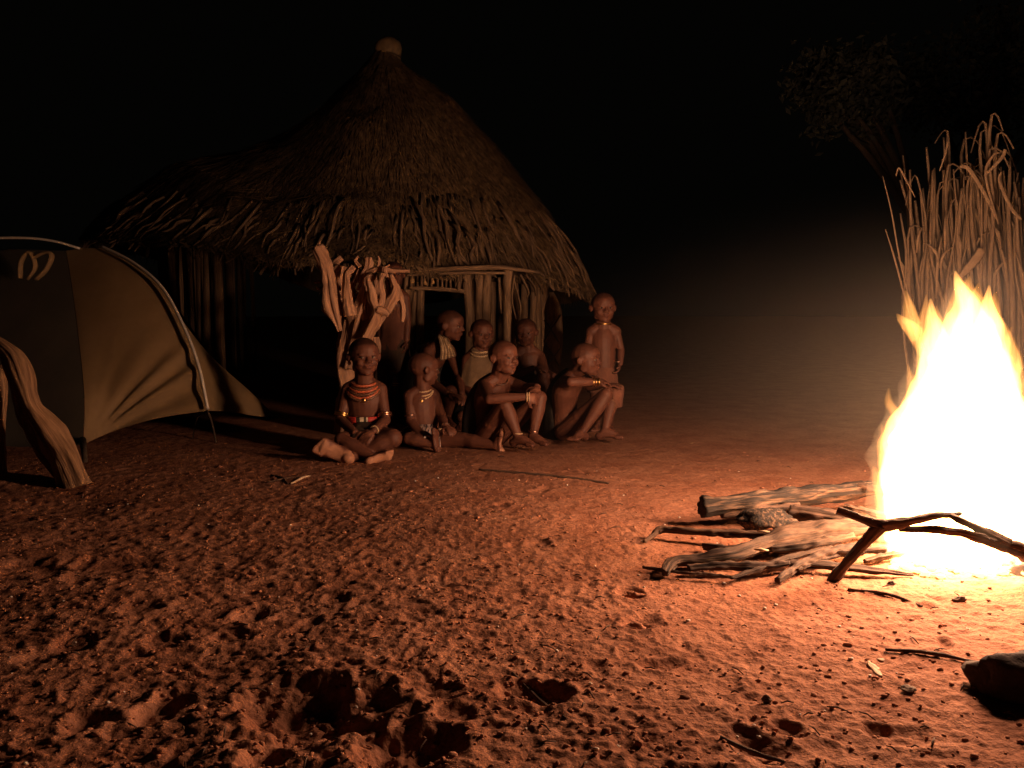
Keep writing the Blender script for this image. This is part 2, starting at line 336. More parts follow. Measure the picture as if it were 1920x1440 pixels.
def build_hut():
    r = random.Random(21)
    ns, na = 46, 150; s = np.linspace(0, 1, ns); th = np.linspace(0, 2 * np.pi, na, endpoint=False)
    Sg, Tg = np.meshgrid(s, th, indexing='ij'); Vo = roof(Sg, Tg).reshape(-1, 3); Vi = Vo - np.stack([0 * Sg, 0 * Sg, .16 - .12 * sstep(.7, 1.0, Sg)], -1).reshape(-1, 3); Vi[:, 0] = HX + (Vi[:, 0] - HX) * .97; Vi[:, 1] = HY + (Vi[:, 1] - HY) * .97
    Fc = []
    for i in range(ns - 1):
        for j in range(na):
            k = (j + 1) % na; a = (i * na + j, i * na + k, (i + 1) * na + k, (i + 1) * na + j)
            Fc.append(a[::-1]); Fc.append(tuple(q + ns * na for q in a))
    e = (ns - 1) * na
    for j in range(na):
        k = (j + 1) % na; Fc.append((e + j, e + k, e + k + ns * na, e + j + ns * na))
    rf = MB().add(np.vstack([Vo, Vi]), Fc).obj('roof', M['thatch_base'], hut)
    # straw lying down the slope
    n = 26000; sv = RNG.uniform(.04, 1.0, n) ** .75; tv = RNG.uniform(0, 2 * np.pi, n); L = RNG.uniform(.05, .13, n)
    keep = ~((np.sin(tv) > .55) & (RNG.rand(n) < .8)); sv, tv, L = sv[keep], tv[keep], L[keep]; n = len(sv)
    skew = RNG.normal(0, .035, n); p0 = roof(sv, tv); p1 = roof(np.minimum(sv + L, 1.04), tv + skew); p1m = roof(np.minimum(sv + L * .5, 1.02), tv + skew * .4)
    out = np.stack([np.cos(tv), np.sin(tv), np.full(n, .55)], -1); lift = RNG.uniform(.004, .05, n)[:, None]
    p0 = p0 + out * .004; p1m = p1m + out * lift * .5; p1 = p1 + out * lift
    over = (sv + L > 1.02); p1[over, 2] -= .12 * RNG.rand(over.sum())
    side = np.cross(out, p1 - p0); side /= np.linalg.norm(side, axis=1)[:, None]; wd = RNG.uniform(.003, .008, n)[:, None]
    V = np.stack([p0 - side * wd, p0 + side * wd, p1m + side * wd + out * wd * .3, p1m - side * wd, p1], 1).reshape(-1, 3)
    b = np.arange(n) * 5; Fq = [(x, x + 1, x + 2, x + 3) for x in b.tolist()] + [(x + 3, x + 2, x + 4) for x in b.tolist()]
    st = MB().add(V, Fq).obj('thatch_straw', M['thatch'], rf, smooth=False); st['kind'] = 'stuff'
    # thatch ends hanging as rods round the eave: few base meshes, many pieces
    base = []
    for k in range(7):
        b1 = r.uniform(-.06, .06); b2 = r.uniform(-.06, .06)
        base.append(MB().add(*tube([(0, 0, 0), (b1, b2, .35), (-b1 * .4, b1, .7), (r.uniform(-.03, .03), 0, 1.0)], [.019, .017, .014, .008], 6, .35, 4, .2, k, smoothn=6)).mesh('eave_rod', M['rod']))
    def put(me, name, a, b, parent, k=1.0):
        o = bpy.data.objects.new(name, me); a = Vector(a); b = Vector(b); d = b - a
        q = d.to_track_quat('Z', 'Y'); o.location = a; o.rotation_mode = 'QUATERNION'; o.rotation_quaternion = q @ Matrix.Rotation(r.uniform(0, 6.28), 4, 'Z').to_quaternion()
        o.scale = (k, k, d.length); link(o, parent); return o
    for i in range(230):
        t = math.radians(r.uniform(-205, 12)); s0 = r.uniform(.64, .82) + .12 * max(0, -math.cos(t)); s1 = r.uniform(.94, 1.09)
        a = roof(min(s0, 1), t); b = roof(min(s1, 1), t + r.gauss(0, .035)); o_ = np.array([math.cos(t), math.sin(t), .5])
        a = a + o_ * .012; b = b + o_ * r.uniform(.005, .04)
        if s1 > 1: b = b + np.array([math.cos(t) * .1, math.sin(t) * .1, -.9]) * (s1 - 1) * 1.6
        put(base[i % 7], 'eave_rod', a, b, rf, r.uniform(.55, 1.25) * (1 - .45 * max(0, -math.cos(t))))
    # clay pot and straw knot on the peak
    kn = []
    top = P(729, 128, 9.0); zt = top[2]
    for zz, rr in [(-.12, .17), (-.03, .155), (.02, .128), (.05, .135), (.10, .128), (.115, .118), (.13, .13), (.20, .142), (.26, .128), (.31, .07), (.325, .01)]: kn.append((top[0], HY, zt + zz, rr))
    V, Fc = tube([q[:3] for q in kn], [q[3] for q in kn], 20, wob=.10, seed=4)
    pk = MB().add(V, Fc).obj('roof_pot', mat('roof_pot', (.15, .105, .055), (.23, .165, .09), 14, .8, .5, 60), hut)
    for zz in (.055, .118):
        a = np.linspace(0, 2 * np.pi, 21); MB().add(*tube(np.stack([top[0] + .136 * np.cos(a), HY + .136 * np.sin(a), zt + zz + .01 * np.sin(a * 3)], -1), .008, 5)).obj('binding', M['cord'], pk)
    # wall poles
    pm = [MB().add(*tube([(0, 0, 0), (r.uniform(-.02, .02), r.uniform(-.02, .02), .4), (r.uniform(-.02, .02), 0, .75), (0, 0, 1)], [.05, .046, .047, .04], 9, .3, 4, .15, 30 + k, smoothn=7)).mesh('wall_pole', M['pole']) for k in range(6)]
    def wallpt(t, z): e = roof(1.0, t); k = .76; return np.array([HX + (e[0] - HX) * k, HY + (e[1] - HY) * k, z])
    door0, door1 = 790, 868
    t = math.radians(-212)
    while t < math.radians(15):
        p = wallpt(t, 0); e = roof(.74, t); px = 960 + F_PX * p[0] / p[1]
        if not (door0 - 8 < px < door1 + 8 and math.sin(t) < -.7) and not (425 < px < 625 and math.sin(t) < .2):
            k = r.uniform(.45, 1.1); put(pm[r.randrange(6)], 'wall_pole', (p[0], p[1], gz(p[0], p[1]) - .03), (p[0] + r.gauss(0, .03), p[1] + r.gauss(0, .02), e[2] - r.uniform(.02, .12)), hut, k)
        t += r.uniform(.035, .085)
    # front frame: eave beam, lintel, door posts, hanging bark
    DF = 6.85
    def bar(name, pts, rad, m, parent=hut, **kw): return MB().add(*tube([P(*q) for q in pts], [x * mpp(DF) for x in rad], 8, .3, 4, .2, r.randrange(90), smoothn=10, **kw)).obj(name, m, parent)
    bar('eave_beam', [(735, 512, DF), (800, 506, DF - .08), (870, 503, DF - .12), (940, 501, DF - .1), (1012, 511, DF)], [3, 4, 4, 4, 3], M['pole'])
    bar('eave_beam', [(745, 517, DF + .02), (850, 512, DF - .06), (948, 512, DF - .06)], [2.5, 3, 2.5], M['pole'])
    lint = bar('lintel', [(768, 540, DF + .03), (820, 541, DF), (872, 546, DF + .03)], [4, 4, 4], M['pole'])
    for i, x in enumerate(range(774, 868, 9)):
        bar('lintel_stick', [(x + r.uniform(-2, 2), 510, DF + .02), (x + r.uniform(-3, 3), 541, DF + .03)], [2, r.uniform(1.7, 2.6)], M['rod'], lint)
    for q in [((779, 546, DF + .1), (775, 610, DF + .12), (777, 765, DF + .15), 6), ((788, 540, DF + .08), (787, 640, DF + .1), (788, 765, DF + .14), 7),
              ((876, 515, DF + .05), (880, 600, DF + .08), (880, 768, DF + .1), 9), ((900, 515, DF + .1), (897, 600, DF + .1), (895, 768, DF + .1), 7),
              ((915, 512, DF + .1), (910, 600, DF + .1), (908, 768, DF + .1), 8), ((953, 500, DF - .04), (951, 560, DF + .02), (950, 768, DF + .05), 8), ((762, 515, DF + .1), (763, 600, DF + .1), (762, 768, DF + .1), 7)]:
        bar('door_post', q[:3], [q[3], q[3] * 1.05, q[3]], M['pole'])
    for q in [((935, 520), (938, 560), (940, 588), 6), ((965, 515), (960, 560), (968, 598), 6), ((962, 520), (975, 570), (975, 600), 5), ((985, 515), (1000, 535), (1005, 555), 5),
              ((975, 515), (990, 545), (988, 560), 6), ((1000, 515), (1015, 540), (1018, 552), 5), ((744, 520), (748, 560), (752, 590), 5)]:
        bar('bark_strip', [(*q[0], DF - .02), (*q[1], DF), (*q[2], DF + .01)], [q[3], q[3] * .9, 2], M['rod'], flat=.4)
    # bark slab crossed by cord
    D2 = 6.7; sl = MB().add(*tube([P(1034, 548, D2), P(1036, 580, D2), P(1037, 630, D2), P(1033, 690, D2), P(1036, 770, D2)], [x * mpp(D2) for x in (4, 15, 17, 16, 14)], 12, .3, 5, .1, 8, flat=.25, flatdir=(0, 1, 0), smoothn=12)).obj('bark_slab', M['pole'], hut)
    for pts in ([(1020, 600), (1034, 618), (1052, 650)], [(1052, 590), (1034, 616), (1020, 640)], [(1020, 640), (1036, 665), (1050, 690)], [(1052, 650), (1036, 672), (1022, 690)]):
        MB().add(*tube([P(x, y, D2 - .05) for x, y in pts], .007, 6, smoothn=8)).obj('cord', M['cord'], sl)
build_hut()
for x, y, k, l in ((773, 526, 1.0, 'leftmost of three small shiny gourds hung above the hut doorway'), (797, 530, .8, 'middle one of three small shiny gourds hung above the hut doorway'), (812, 529, .7, 'rightmost of three small shiny gourds hung above the hut doorway')):
    c = P(x, y, 6.74); MB_ = MB().add(*tube([c + np.array([0, 0, q]) * k for q in (-.026, -.022, -.008, .008, .018, .030, .045)], np.array([.004, .014, .021, .017, .009, .007, .006]) * k, 12))
    tag(MB_.obj('gourd', M['gourd']), l, 'gourd', 'gourds hung above the doorway')
# ------------------------------------------------------------ dome tent
def coons(b, t, l, r_, n, m):
    # b,t: curves along u (bottom, top); l,r_: curves along v
    B, _ = catmull(b, n); T, _ = catmull(t, n); Lc, _ = catmull(l, m); Rc, _ = catmull(r_, m)
    u = np.linspace(0, 1, n)[None, :, None]; v = np.linspace(0, 1, m)[:, None, None]
    S_ = (1 - v) * B[None] + v * T[None] + (1 - u) * Lc[:, None] + u * Rc[:, None] - ((1 - u) * (1 - v) * B[0] + u * (1 - v) * B[-1] + (1 - u) * v * T[0] + u * v * T[-1])
    return S_
def grid_faces(m, n): return [(i * n + j, i * n + j + 1, (i + 1) * n + j + 1, (i + 1) * n + j) for i in range(m - 1) for j in range(n - 1)]
tent = empty('dome_tent', tuple(P(250, 800, 5.6)[:2]) + (0,), 'khaki dome tent with a curved pole and creased flysheet', 'tent')
def build_tent():
    A = onground(157, 838, .02); pole = [P(389, 770, 5.12), P(372, 690, 5.18), P(345, 618, 5.28), P(305, 545, 5.45), P(252, 498, 5.62), P(188, 465, 5.8)]
    apex = pole[-1]; C = P(516, 782, 6.2)
    hem = [A, P(215, 808, 5.0), P(300, 784, 5.08), pole[0]]
    seam = [A, P(158, 740, 5.0), P(146, 620, 5.3), P(134, 530, 5.55), P(124, 470, 5.78)]
    ridge = [seam[-1], P(155, 466, 5.8), apex]
    n, m = 60, 60; Sg = coons(hem, ridge, seam, pole, n, m)
    d = Sg - A; dist = np.linalg.norm(d, axis=2); span = np.linalg.norm(np.array(pole[0]) - A)
    ang = np.arctan2(d[..., 2], d[..., 0] * .95 + d[..., 1] * .3); u = np.linspace(0, 1, n)[None, :] * np.ones((m, 1)); v = np.linspace(0, 1, m)[:, None] * np.ones((1, n))
    fold = np.sin(ang * 26 + 1.2 * np.sin(ang * 9)) * np.exp(-((ang - .55) / .42) ** 2) * np.clip(dist / span, 0, 1) * np.clip(1.35 - dist / span, 0, 1)
    bul = np.sin(np.pi * u) * np.sin(np.pi * v)
    Sg = Sg + np.array([-.35, -.9, .1]) * ((.052 * fold) + .06 * bul)[..., None]
    MB().add(Sg.reshape(-1, 3), grid_faces(m, n)).obj('front_panel', M['tent'], tent)
    lo = list(pole[:4]); edge = [C, P(470, 735, 6.05), P(400, 672, 5.8), P(345, 605, 5.55), P(305, 545, 5.45)]
    S2 = coons([pole[0], P(430, 772, 5.5), P(480, 780, 5.9), C], [pole[3], pole[3] + (edge[-1] - pole[3]) * .5 + 1e-4, edge[-1] + 2e-4], lo, edge, 40, 40)
    u = np.linspace(0, 1, 40)[None, :]; v = np.linspace(0, 1, 40)[:, None]
    S2 = S2 + np.array([.1, .35, -.2]) * (.08 * np.sin(np.pi * u) * np.sin(np.pi * v) + .01 * np.sin(v * 30 + u * 8) * u * (1 - u))[..., None]
    MB().add(S2.reshape(-1, 3), grid_faces(40, 40)).obj('side_panel', M['tent'], tent)
    # left panel, facing away from the fire, and the far side that closes the dome
    L0 = onground(-190, 862, .02); S3 = coons([L0, P(-20, 858, 4.85), A + np.array([-.004, 0, 0])], [P(-160, 500, 5.9), P(0, 470, 5.85), np.array(seam[-1]) + [-.004, 0, 0]], [L0, P(-210, 680, 5.3), P(-160, 500, 5.9)], [np.array(q) + [-.004, 0, 0] for q in seam], 30, 40)
    bul = np.sin(np.pi * np.linspace(0, 1, 30))[None, :] * np.sin(np.pi * np.linspace(0, 1, 40))[:, None]
    S3 = S3 + np.array([-.1, -.8, .1]) * (.10 * bul)[..., None]
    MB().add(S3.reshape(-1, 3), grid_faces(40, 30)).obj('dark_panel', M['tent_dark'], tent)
    B0 = np.array([-4.3, 7.3, .02]); B1 = np.array([-2.7, 7.2, .02])
    S4 = coons([C + [.0, .01, 0], (C + B1) / 2, B1], [apex, apex + [0, .3, -.03], apex + [-.2, .7, -.25]], [C + [0, .01, 0], P(470, 735, 6.07), P(400, 672, 5.83), P(305, 545, 5.47), apex], [B1, B1 + [-.4, -.1, .6], apex + [-.2, .7, -.25]], 16, 30)
    S5 = coons([B1, (B0 + B1) / 2, B0], [apex + [-.2, .7, -.25], apex + [-.6, .6, -.2], P(-160, 500, 5.95)], [B1, B1 + [-.4, -.1, .6], apex + [-.2, .7, -.25]], [B0, B0 + [.2, -.3, .7], P(-160, 500, 5.95)], 16, 16)
    S6 = coons([P(-160, 500, 5.9), P(0, 470, 5.85), seam[-1], apex], [P(-160, 500, 5.95), apex + [-.9, .3, -.05], apex + [-.6, .6, -.2], apex + [-.2, .7, -.25]], [P(-160, 500, 5.9), P(-160, 500, 5.93), P(-160, 500, 5.95)], [apex, apex + [0, .3, -.03], apex + [-.2, .7, -.25]], 16, 10)
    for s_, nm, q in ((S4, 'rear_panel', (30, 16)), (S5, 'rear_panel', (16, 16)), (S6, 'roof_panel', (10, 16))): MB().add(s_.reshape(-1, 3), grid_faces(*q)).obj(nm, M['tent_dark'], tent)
    off = np.array([.022, -.05, .015])
    MB().add(*tube([q + off for q in pole], .0105, 8, smoothn=40)).obj('tent_pole', M['aluminium'], tent)
    MB().add(*tube([P(-160, 470, 5.7), P(-60, 450, 5.7), P(40, 446, 5.72), P(100, 452, 5.75), P(150, 466, 5.79)], .009, 8, smoothn=24)).obj('tent_pole', M['aluminium'], tent)
    MB().add(*tube([P(388, 768, 5.12), P(398, 795, 5.08), onground(406, 830, -.02)], .007, 6, smoothn=6)).obj('pole_foot', M['cord'], tent)
    MB().add(*tube([P(385, 772, 5.13), P(368, 786, 5.2), onground(361, 822, -.01)], .005, 6, smoothn=6)).obj('guy_line', M['cord'], tent)
    MB().add(*tube([C, P(522, 784, 6.2), onground(530, 786, -.01)], .006, 6, smoothn=5)).obj('guy_line', M['cord'], tent)
    MB().add(*tube([A + [.0, -.01, .03], onground(160, 866, .0)], [.02, .012], 8, .2)).obj('tent_peg', M['cord'], tent)
    # rolled vent hood near the top
    for pts in ([(38, 522), (40, 490), (56, 474), (66, 500), (52, 524)], [(68, 524), (86, 506), (97, 480), (84, 474), (60, 486)]):
        MB().add(*tube([P(x, y, 5.45) for x, y in pts], [.022, .026, .028, .024, .018], 8, .15, 4, .2, 3, flat=.5, smoothn=16)).obj('vent_flap', M['tent'], tent)
build_tent()
# ------------------------------------------------------------ gnarled stump of branches beside the hut
def branchy(name, m, parent, D, items, seg=20, groove=.75, pd=.0):
    for i, it in enumerate(items):
        pts, rad = it[0], it[1]; dd = it[2] if len(it) > 2 else 0.0
        P3 = [P(q[0], q[1], D + dd + (q[2] if len(q) > 2 else 0)) for q in pts]
        MB().add(*tube(P3, [x * mpp(D) for x in rad], seg, groove, 8, .40, i * 3 + 1, smoothn=max(10, 7 * len(pts)))).obj(name, m, parent)
stump = empty('gnarled_stump', tuple(P(652, 815, 5.3)[:2]) + (0,), 'twisted dry stump with many bare crooked branches beside the hut doorway', 'tree stump')
branchy('branch', M['gnarl'], stump, 5.3, [
    ([(594, 462), (610, 494), (619, 534), (625, 575), (637, 621)], [7, 12, 13, 16, 4], -.10),
    ([(600, 476), (597, 462), (600, 452)], [4, 3, 1], -.10),
    ([(663, 499), (650, 518), (651, 557), (657, 592)], [6, 6, 8, 9], -.12),
    ([(641, 498), (636, 515), (638, 545)], [9, 14, 7], .0),
    ([(655, 690), (664, 640), (674, 598), (682, 566), (688, 530), (692, 521), (706, 518)], [12, 12, 14, 10, 6, 5, 3], .02),
    ([(684, 640), (706, 590), (699, 563), (693, 534), (690, 520)], [8, 8, 7, 5, 3], -.08),
    ([(706, 586), (716, 560), (713, 530), (719, 512)], [5, 5, 4, 2.5], -.05),
    ([(708, 580), (718, 583), (729, 591)], [6, 5, 4], -.1),
    ([(724, 583), (740, 548), (738, 530), (733, 514)], [8, 9, 6, 4], .04),
    ([(743, 541), (755, 573), (754, 604)], [5, 5, 3], .08),
    ([(692, 482), (690, 503), (681, 520), (676, 545)], [5, 6, 6, 6], .08),
    ([(641, 483), (630, 492), (622, 508)], [4, 5, 5], .02),
    ([(686, 511), (712, 503), (733, 507), (768, 508)], [3, 5, 4, 2], .06),
    ([(668, 560), (660, 540), (668, 520), (674, 505)], [6, 6, 5, 3], .1),
    ([(668, 590), (676, 572), (672, 548)], [8, 6, 4], .1),
    ([(700, 575), (707, 548), (704, 525)], [5, 4, 3], .12),
    ([(656, 600), (651, 632), (646, 660), (646, 690), (655, 740), (652, 818)], [10, 12, 12, 13, 16, 22], .06),
    ([(704, 632), (705, 650), (698, 690), (680, 740)], [7, 8, 9, 12], .1),
    ([(676, 612), (690, 640), (692, 680)], [9, 9, 9], .14),
    ([(708, 500), (711, 490), (709, 480)], [3, 2.5, 1], .05),
    ([(640, 560), (648, 545), (645, 528), (652, 512)], [6, 6, 5, 3], .08), ([(662, 610), (655, 575), (660, 548)], [9, 8, 5], .12), ([(690, 600), (684, 575), (690, 555), (700, 545)], [7, 6, 5, 3], .0),
    ([(716, 600), (722, 570), (730, 545), (726, 525)], [5, 5, 4, 3], .1), ([(628, 545), (645, 558), (655, 566)], [7, 8, 6], .06), ([(672, 530), (684, 515), (700, 508), (716, 500)], [5, 5, 4, 2], .1),
    ([(650, 512), (664, 508), (680, 514)], [6, 7, 5], .14), ([(700, 620), (716, 600), (724, 585)], [6, 5, 4], .1), ([(648, 640), (640, 610), (645, 590)], [8, 7, 4], .1), ([(676, 500), (668, 490), (672, 480)], [3, 3, 1], .05), ([(726, 520), (722, 505), (730, 496)], [3, 3, 1], .0)])
for x, y in ((597, 529), (601, 541)):
    MB().add(*ball(P(x, y, 5.22), (.03, .02, .012))).obj('fungus', M['gnarl'], stump)
# ------------------------------------------------------------ weathered posts at the left
post = empty('bent_post', tuple(onground(140, 900)), 'thick bent weathered branch planted in the soil in front of the tent', 'post')
def wood3(name, pts, rad, D, m, parent, seed, seg=28, groove=.42, gf=7, wob=.25, n=40, flat=1.0):
    return MB().add(*tube([P(q[0], q[1], q[2] if len(q) > 2 else D) for q in pts], [x * mpp(D) for x in rad], seg, groove, gf, wob, seed, flat=flat, smoothn=n)).obj(name, m, parent)
wood3('trunk', [(-40, 622, 4.1), (0, 648, 4.02), (28, 672, 3.98), (45, 715, 3.95), (60, 768, 3.93), (92, 815, 3.92), (122, 862, 3.9), (146, 915, 3.88)], [13, 15, 17, 18, 16, 25, 27, 27], 3.93, M['driftwood'], post, 14)
wood3('splinter', [(8, 668, 4.05), (30, 730, 4.03), (48, 790, 4.02), (80, 850, 4.0), (118, 900, 3.98)], [6, 9, 9, 9, 8], 4.0, M['driftwood'], post, 22)
p2 = empty('stripped_post', tuple(onground(2, 880)), 'upright stripped branch cut by the left edge of the picture', 'post')
wood3('trunk', [(-6, 690, 4.2), (2, 715, 4.15), (4, 745, 4.12), (-1, 800, 4.1), (0, 885, 4.07)], [9, 12, 9, 9, 11], 4.1, M['driftwood'], p2, 33)
# ------------------------------------------------------------ people
def frame(fwd, up=(0, 0, 1)):
    f = norm(fwd); r = norm(np.cross(f, up)); u = np.cross(r, f); return f, r, u
class Body:
    def __init__(s, name, label, base, group='villagers gathered before the hut'):
        s.e = empty('person', base, label, 'person', group); s.mb = MB(); s.tone = []; s.kids = []
    def cap(s, a, b, ra, rb): s.mb.add(*capsule(a, b, ra, rb))
    def limb(s, pts, rad, n=14): s.mb.add(*tube(pts, rad, 14, smoothn=n, capround=True))
    def ell(s, c, r, ax=None): s.mb.add(*ball(c, r, ax, 16, 11))
    def arm(s, sh, el, wr, k=1.0, hand=None, palm=(0, 0, -1), curl=.5):
        sh, el, wr = map(np.asarray, (sh, el, wr))
        k *= 1.12; s.cap(sh, el, .038 * k, .028 * k); s.ell(sh * .55 + el * .45, (.034 * k,) * 3); s.ell(el, (.028 * k,) * 3)
        s.limb([el, el * .7 + wr * .3, wr], [.027 * k, .029 * k, .0195 * k], 8)
        s.hand(wr, norm(np.asarray(hand) - wr) if hand is not None else norm(wr - el), palm, k, curl)
    def hand(s, w, d, palm, k, curl):
        d = norm(d); nrm = norm(np.asarray(palm, float) - d * (np.asarray(palm) @ d)); sd = np.cross(d, nrm)
        c = w + d * .032 * k; s.ell(c, (.030 * k, .026 * k, .013 * k), np.stack([d, sd, nrm]))
        for i, off in enumerate((-.021, -.0075, .0065, .020)):
            L = (.040, .047, .044, .034)[i] * k; b0 = w + d * .053 * k + sd * off * k * 1.12
            d1 = norm(d + nrm * curl * .7 + sd * off * 4); b1 = b0 + d1 * L * .5; d2 = norm(d1 + nrm * curl * 1.2); b2 = b1 + d2 * L * .5
            s.limb([b0 - d * .012 * k, b0, b1, b2], np.array([.0085, .0082, .0075, .006]) * k, 7)
        t0 = w + d * .018 * k - sd * .022 * k; t1 = t0 + norm(d * .7 - sd + nrm * .5) * .026 * k; t2 = t1 + norm(d - sd * .2 + nrm * .6) * .022 * k
        s.limb([t0, t1, t2], np.array([.011, .0092, .007]) * k, 6); s.tone.append((c + nrm * .012 * k, .03 * k, 1.7))
    def leg(s, hip, kn, an, toe, k=1.0, sole=(0, 0, -1), soletone=False, heel=None, wide=1.0):
        hip, kn, an, toe = map(np.asarray, (hip, kn, an, toe))
        k *= 1.10; s.cap(hip, kn, .060 * k, .040 * k); s.ell(hip * .6 + kn * .4, (.054 * k,) * 3); s.ell(kn, (.040 * k,) * 3)
        s.limb([kn, kn * .68 + an * .32, kn * .35 + an * .65, an], [.037 * k, .041 * k, .031 * k, .0225 * k], 10)
        so = norm(sole); d = toe - an; d = norm(d - so * (d @ so)); sd = np.cross(d, so); L = .155 * k
        hl = (an + so * .030 * k - d * .030 * k) if heel is None else np.asarray(heel)
        s.ell(hl, (.027 * k, .024 * k, .025 * k), np.stack([d, sd, so])); s.cap(an, hl, .024 * k, .021 * k)
        bl = hl + d * L * .72; s.mb.add(*tube([hl, hl + d * L * .36 - so * .008 * k, bl], np.array([.027, .027, .033]) * k * wide, 12, flat=.52 / wide, flatdir=so, capround=True, smoothn=8))
        s.limb([an, an + (bl - an) * .5 - so * .004, bl], [.024 * k, .022 * k, .016 * k], 7)
        for i, off in enumerate((-.022, -.010, .0005, .0105, .020)):
            b = bl + sd * off * k * 1.05 * wide - d * abs(off - -.012) * .35; l = (.031, .027, .024, .021, .018)[i] * k
            s.limb([b - d * .012 * k, b + d * l * .6, b + d * l + so * .003 * k], np.array([.0105, .010, .0085])[:] * (1.25 if i == 0 else .92) * k, 6)
        if soletone:
            for t in (.0, .35, .75, 1.0): s.tone.append((hl + d * L * t + so * .026 * k, .042 * k, 2.9))
    def torso(s, pel, ch, nb, shl, shr, w=(.085, .078, .10), dp=(.07, .062, .072), k=1.0):
        k *= 1.13; pel, ch, nb, shl, shr = map(np.asarray, (pel, ch, nb, shl, shr))
        lat = norm(shr - shl); pts, _ = catmull([pel, pel * .5 + ch * .5, ch, ch * .35 + nb * .65, nb], 14)
        wv = np.interp(np.linspace(0, 1, 14), [0, .3, .6, .85, 1], [w[0], w[1], w[2], w[2] * .82, .045]) * k
        dv = np.interp(np.linspace(0, 1, 14), [0, .3, .6, .85, 1], [dp[0], dp[1], dp[2], dp[2] * .72, .040]) * k
        T = np.gradient(pts, axis=0); V = []; seg = 18; an = np.linspace(0, 2 * np.pi, seg, endpoint=False); Fc = []
        for i in range(14):
            t = norm(T[i]); a = norm(lat - t * (lat @ t)); b = np.cross(t, a); V.append(pts[i] + (np.cos(an) * wv[i])[:, None] * a + (np.sin(an) * dv[i])[:, None] * b)
        for i in range(13):
            for j in range(seg): q = (j + 1) % seg; Fc.append((i * seg + j, i * seg + q, (i + 1) * seg + q, (i + 1) * seg + j))
        Fc.append(tuple(range(seg))[::-1]); Fc.append(tuple(range(13 * seg, 14 * seg))); s.mb.add(np.concatenate(V), Fc)
        s.ell(pel, (w[0] * k, dp[0] * 1.1 * k, dp[0] * k), np.stack([lat, norm(np.cross(T[0], lat)), norm(T[0])]))
        for q in (shl, shr): s.cap(nb + (nb - ch) * .16, q, .036 * k, .037 * k); s.cap(ch * .6 + nb * .4, q, .05 * k, .034 * k)
    def head(s, c, h, fwd, nb, up=(0, 0, 1), hair=.45, gaze=None):
        f, r, u = frame(fwd, up); c = np.asarray(c); X = lambda a, b, d: c + h * (r * a + f * b + u * d); ax = np.stack([r, f, u])
        E = lambda p, q: s.ell(X(*p), np.array(q) * h, ax)
        E((0, -.05, .12), (.39, .45, .375)); E((0, .09, -.10), (.335, .295, .34)); E((0, .14, -.31), (.235, .215, .155)); E((0, .25, -.40), (.10, .10, .075))
        E((0, .06, .18), (.33, .345, .26))
        for q in (-1, 1):
            E((q * .165, .26, -.13), (.11, .10, .11)); E((q * .13, .335, .075), (.12, .045, .032)); E((q * .26, .02, -.25), (.06, .12, .12))
            E((q * .39, -.04, -.03), (.04, .075, .115)); E((q * .435, -.085, .0), (.026, .06, .10)); E((q * .06, .395, -.105), (.042, .05, .035))
        s.cap(X(0, .345, .06), X(0, .42, -.07), .035 * h, .05 * h); E((0, .425, -.09), (.058, .06, .048))
        E((0, .355, -.215), (.115, .06, .028)); E((0, .345, -.262), (.10, .06, .030))
        s.cap(X(0, -.08, -.15), np.asarray(nb), .235 * h, .25 * h)
        s.hairc = (c, h, r, f, u, hair)
        s.headf = X
        for q in (-1, 1):
            eb = MB().add(*ball(X(q * .14, .322, .005), (.058 * h, .045 * h, .030 * h), ax, 10, 7)); s.kids.append((eb, 'eye', M['eye']))
            g = (0, 0) if gaze is None else gaze
            ib = MB().add(*ball(X(q * .14 + g[0] * .03, .352, .005 + g[1] * .02), (.032 * h, .020 * h, .029 * h), ax, 8, 6)); s.kids.append((ib, 'iris', M['iris']))
        lb = MB().add(*ball(X(0, .372, -.218), np.array((.098, .052, .022)) * h, ax, 10, 6)); lb.add(*ball(X(0, .362, -.258), np.array((.085, .052, .024)) * h, ax, 10, 6)); s.kids.append((lb, 'lips', M['lip']))
    def cloth(s, name, m, rings, folds=0.0, nf=9, seed=0, lat=(1, 0, 0), cap=False, n=24):
        # rings: centre, half width, half depth
        C_, _ = catmull([q[0] for q in rings], n); a_ = np.interp(np.linspace(0, len(rings) - 1, n), range(len(rings)), [q[1] for q in rings]); b_ = np.interp(np.linspace(0, len(rings) - 1, n), range(len(rings)), [q[2] for q in rings])
        seg = 48; an = np.linspace(0, 2 * np.pi, seg, endpoint=False); V = []; Fc = []; T = np.gradient(C_, axis=0); lat = np.asarray(lat, float)
        for i in range(n):
            t = norm(T[i]); A = norm(lat - t * (lat @ t)); B = np.cross(t, A); v = i / (n - 1)
            k = 1 + folds * (.25 + .75 * v) * (np.sin(an * nf + seed + 1.5 * np.sin(an * 2 + v * 2)) * .6 + .7 * noise(np.cos(an) * 2.3 + seed, np.sin(an) * 2.3, v * 2.5, seed))
            V.append(C_[i] + (np.cos(an) * a_[i] * k)[:, None] * A + (np.sin(an) * b_[i] * k)[:, None] * B)
        for i in range(n - 1):
            for j in range(seg): q = (j + 1) % seg; Fc.append((i * seg + j, i * seg + q, (i + 1) * seg + q, (i + 1) * seg + j))
        if cap: Fc.append(tuple(range(seg))[::-1]); Fc.append(tuple(range((n - 1) * seg, n * seg)))
        mb = MB().add(np.concatenate(V), Fc); s.kids.append((mb, name, m))
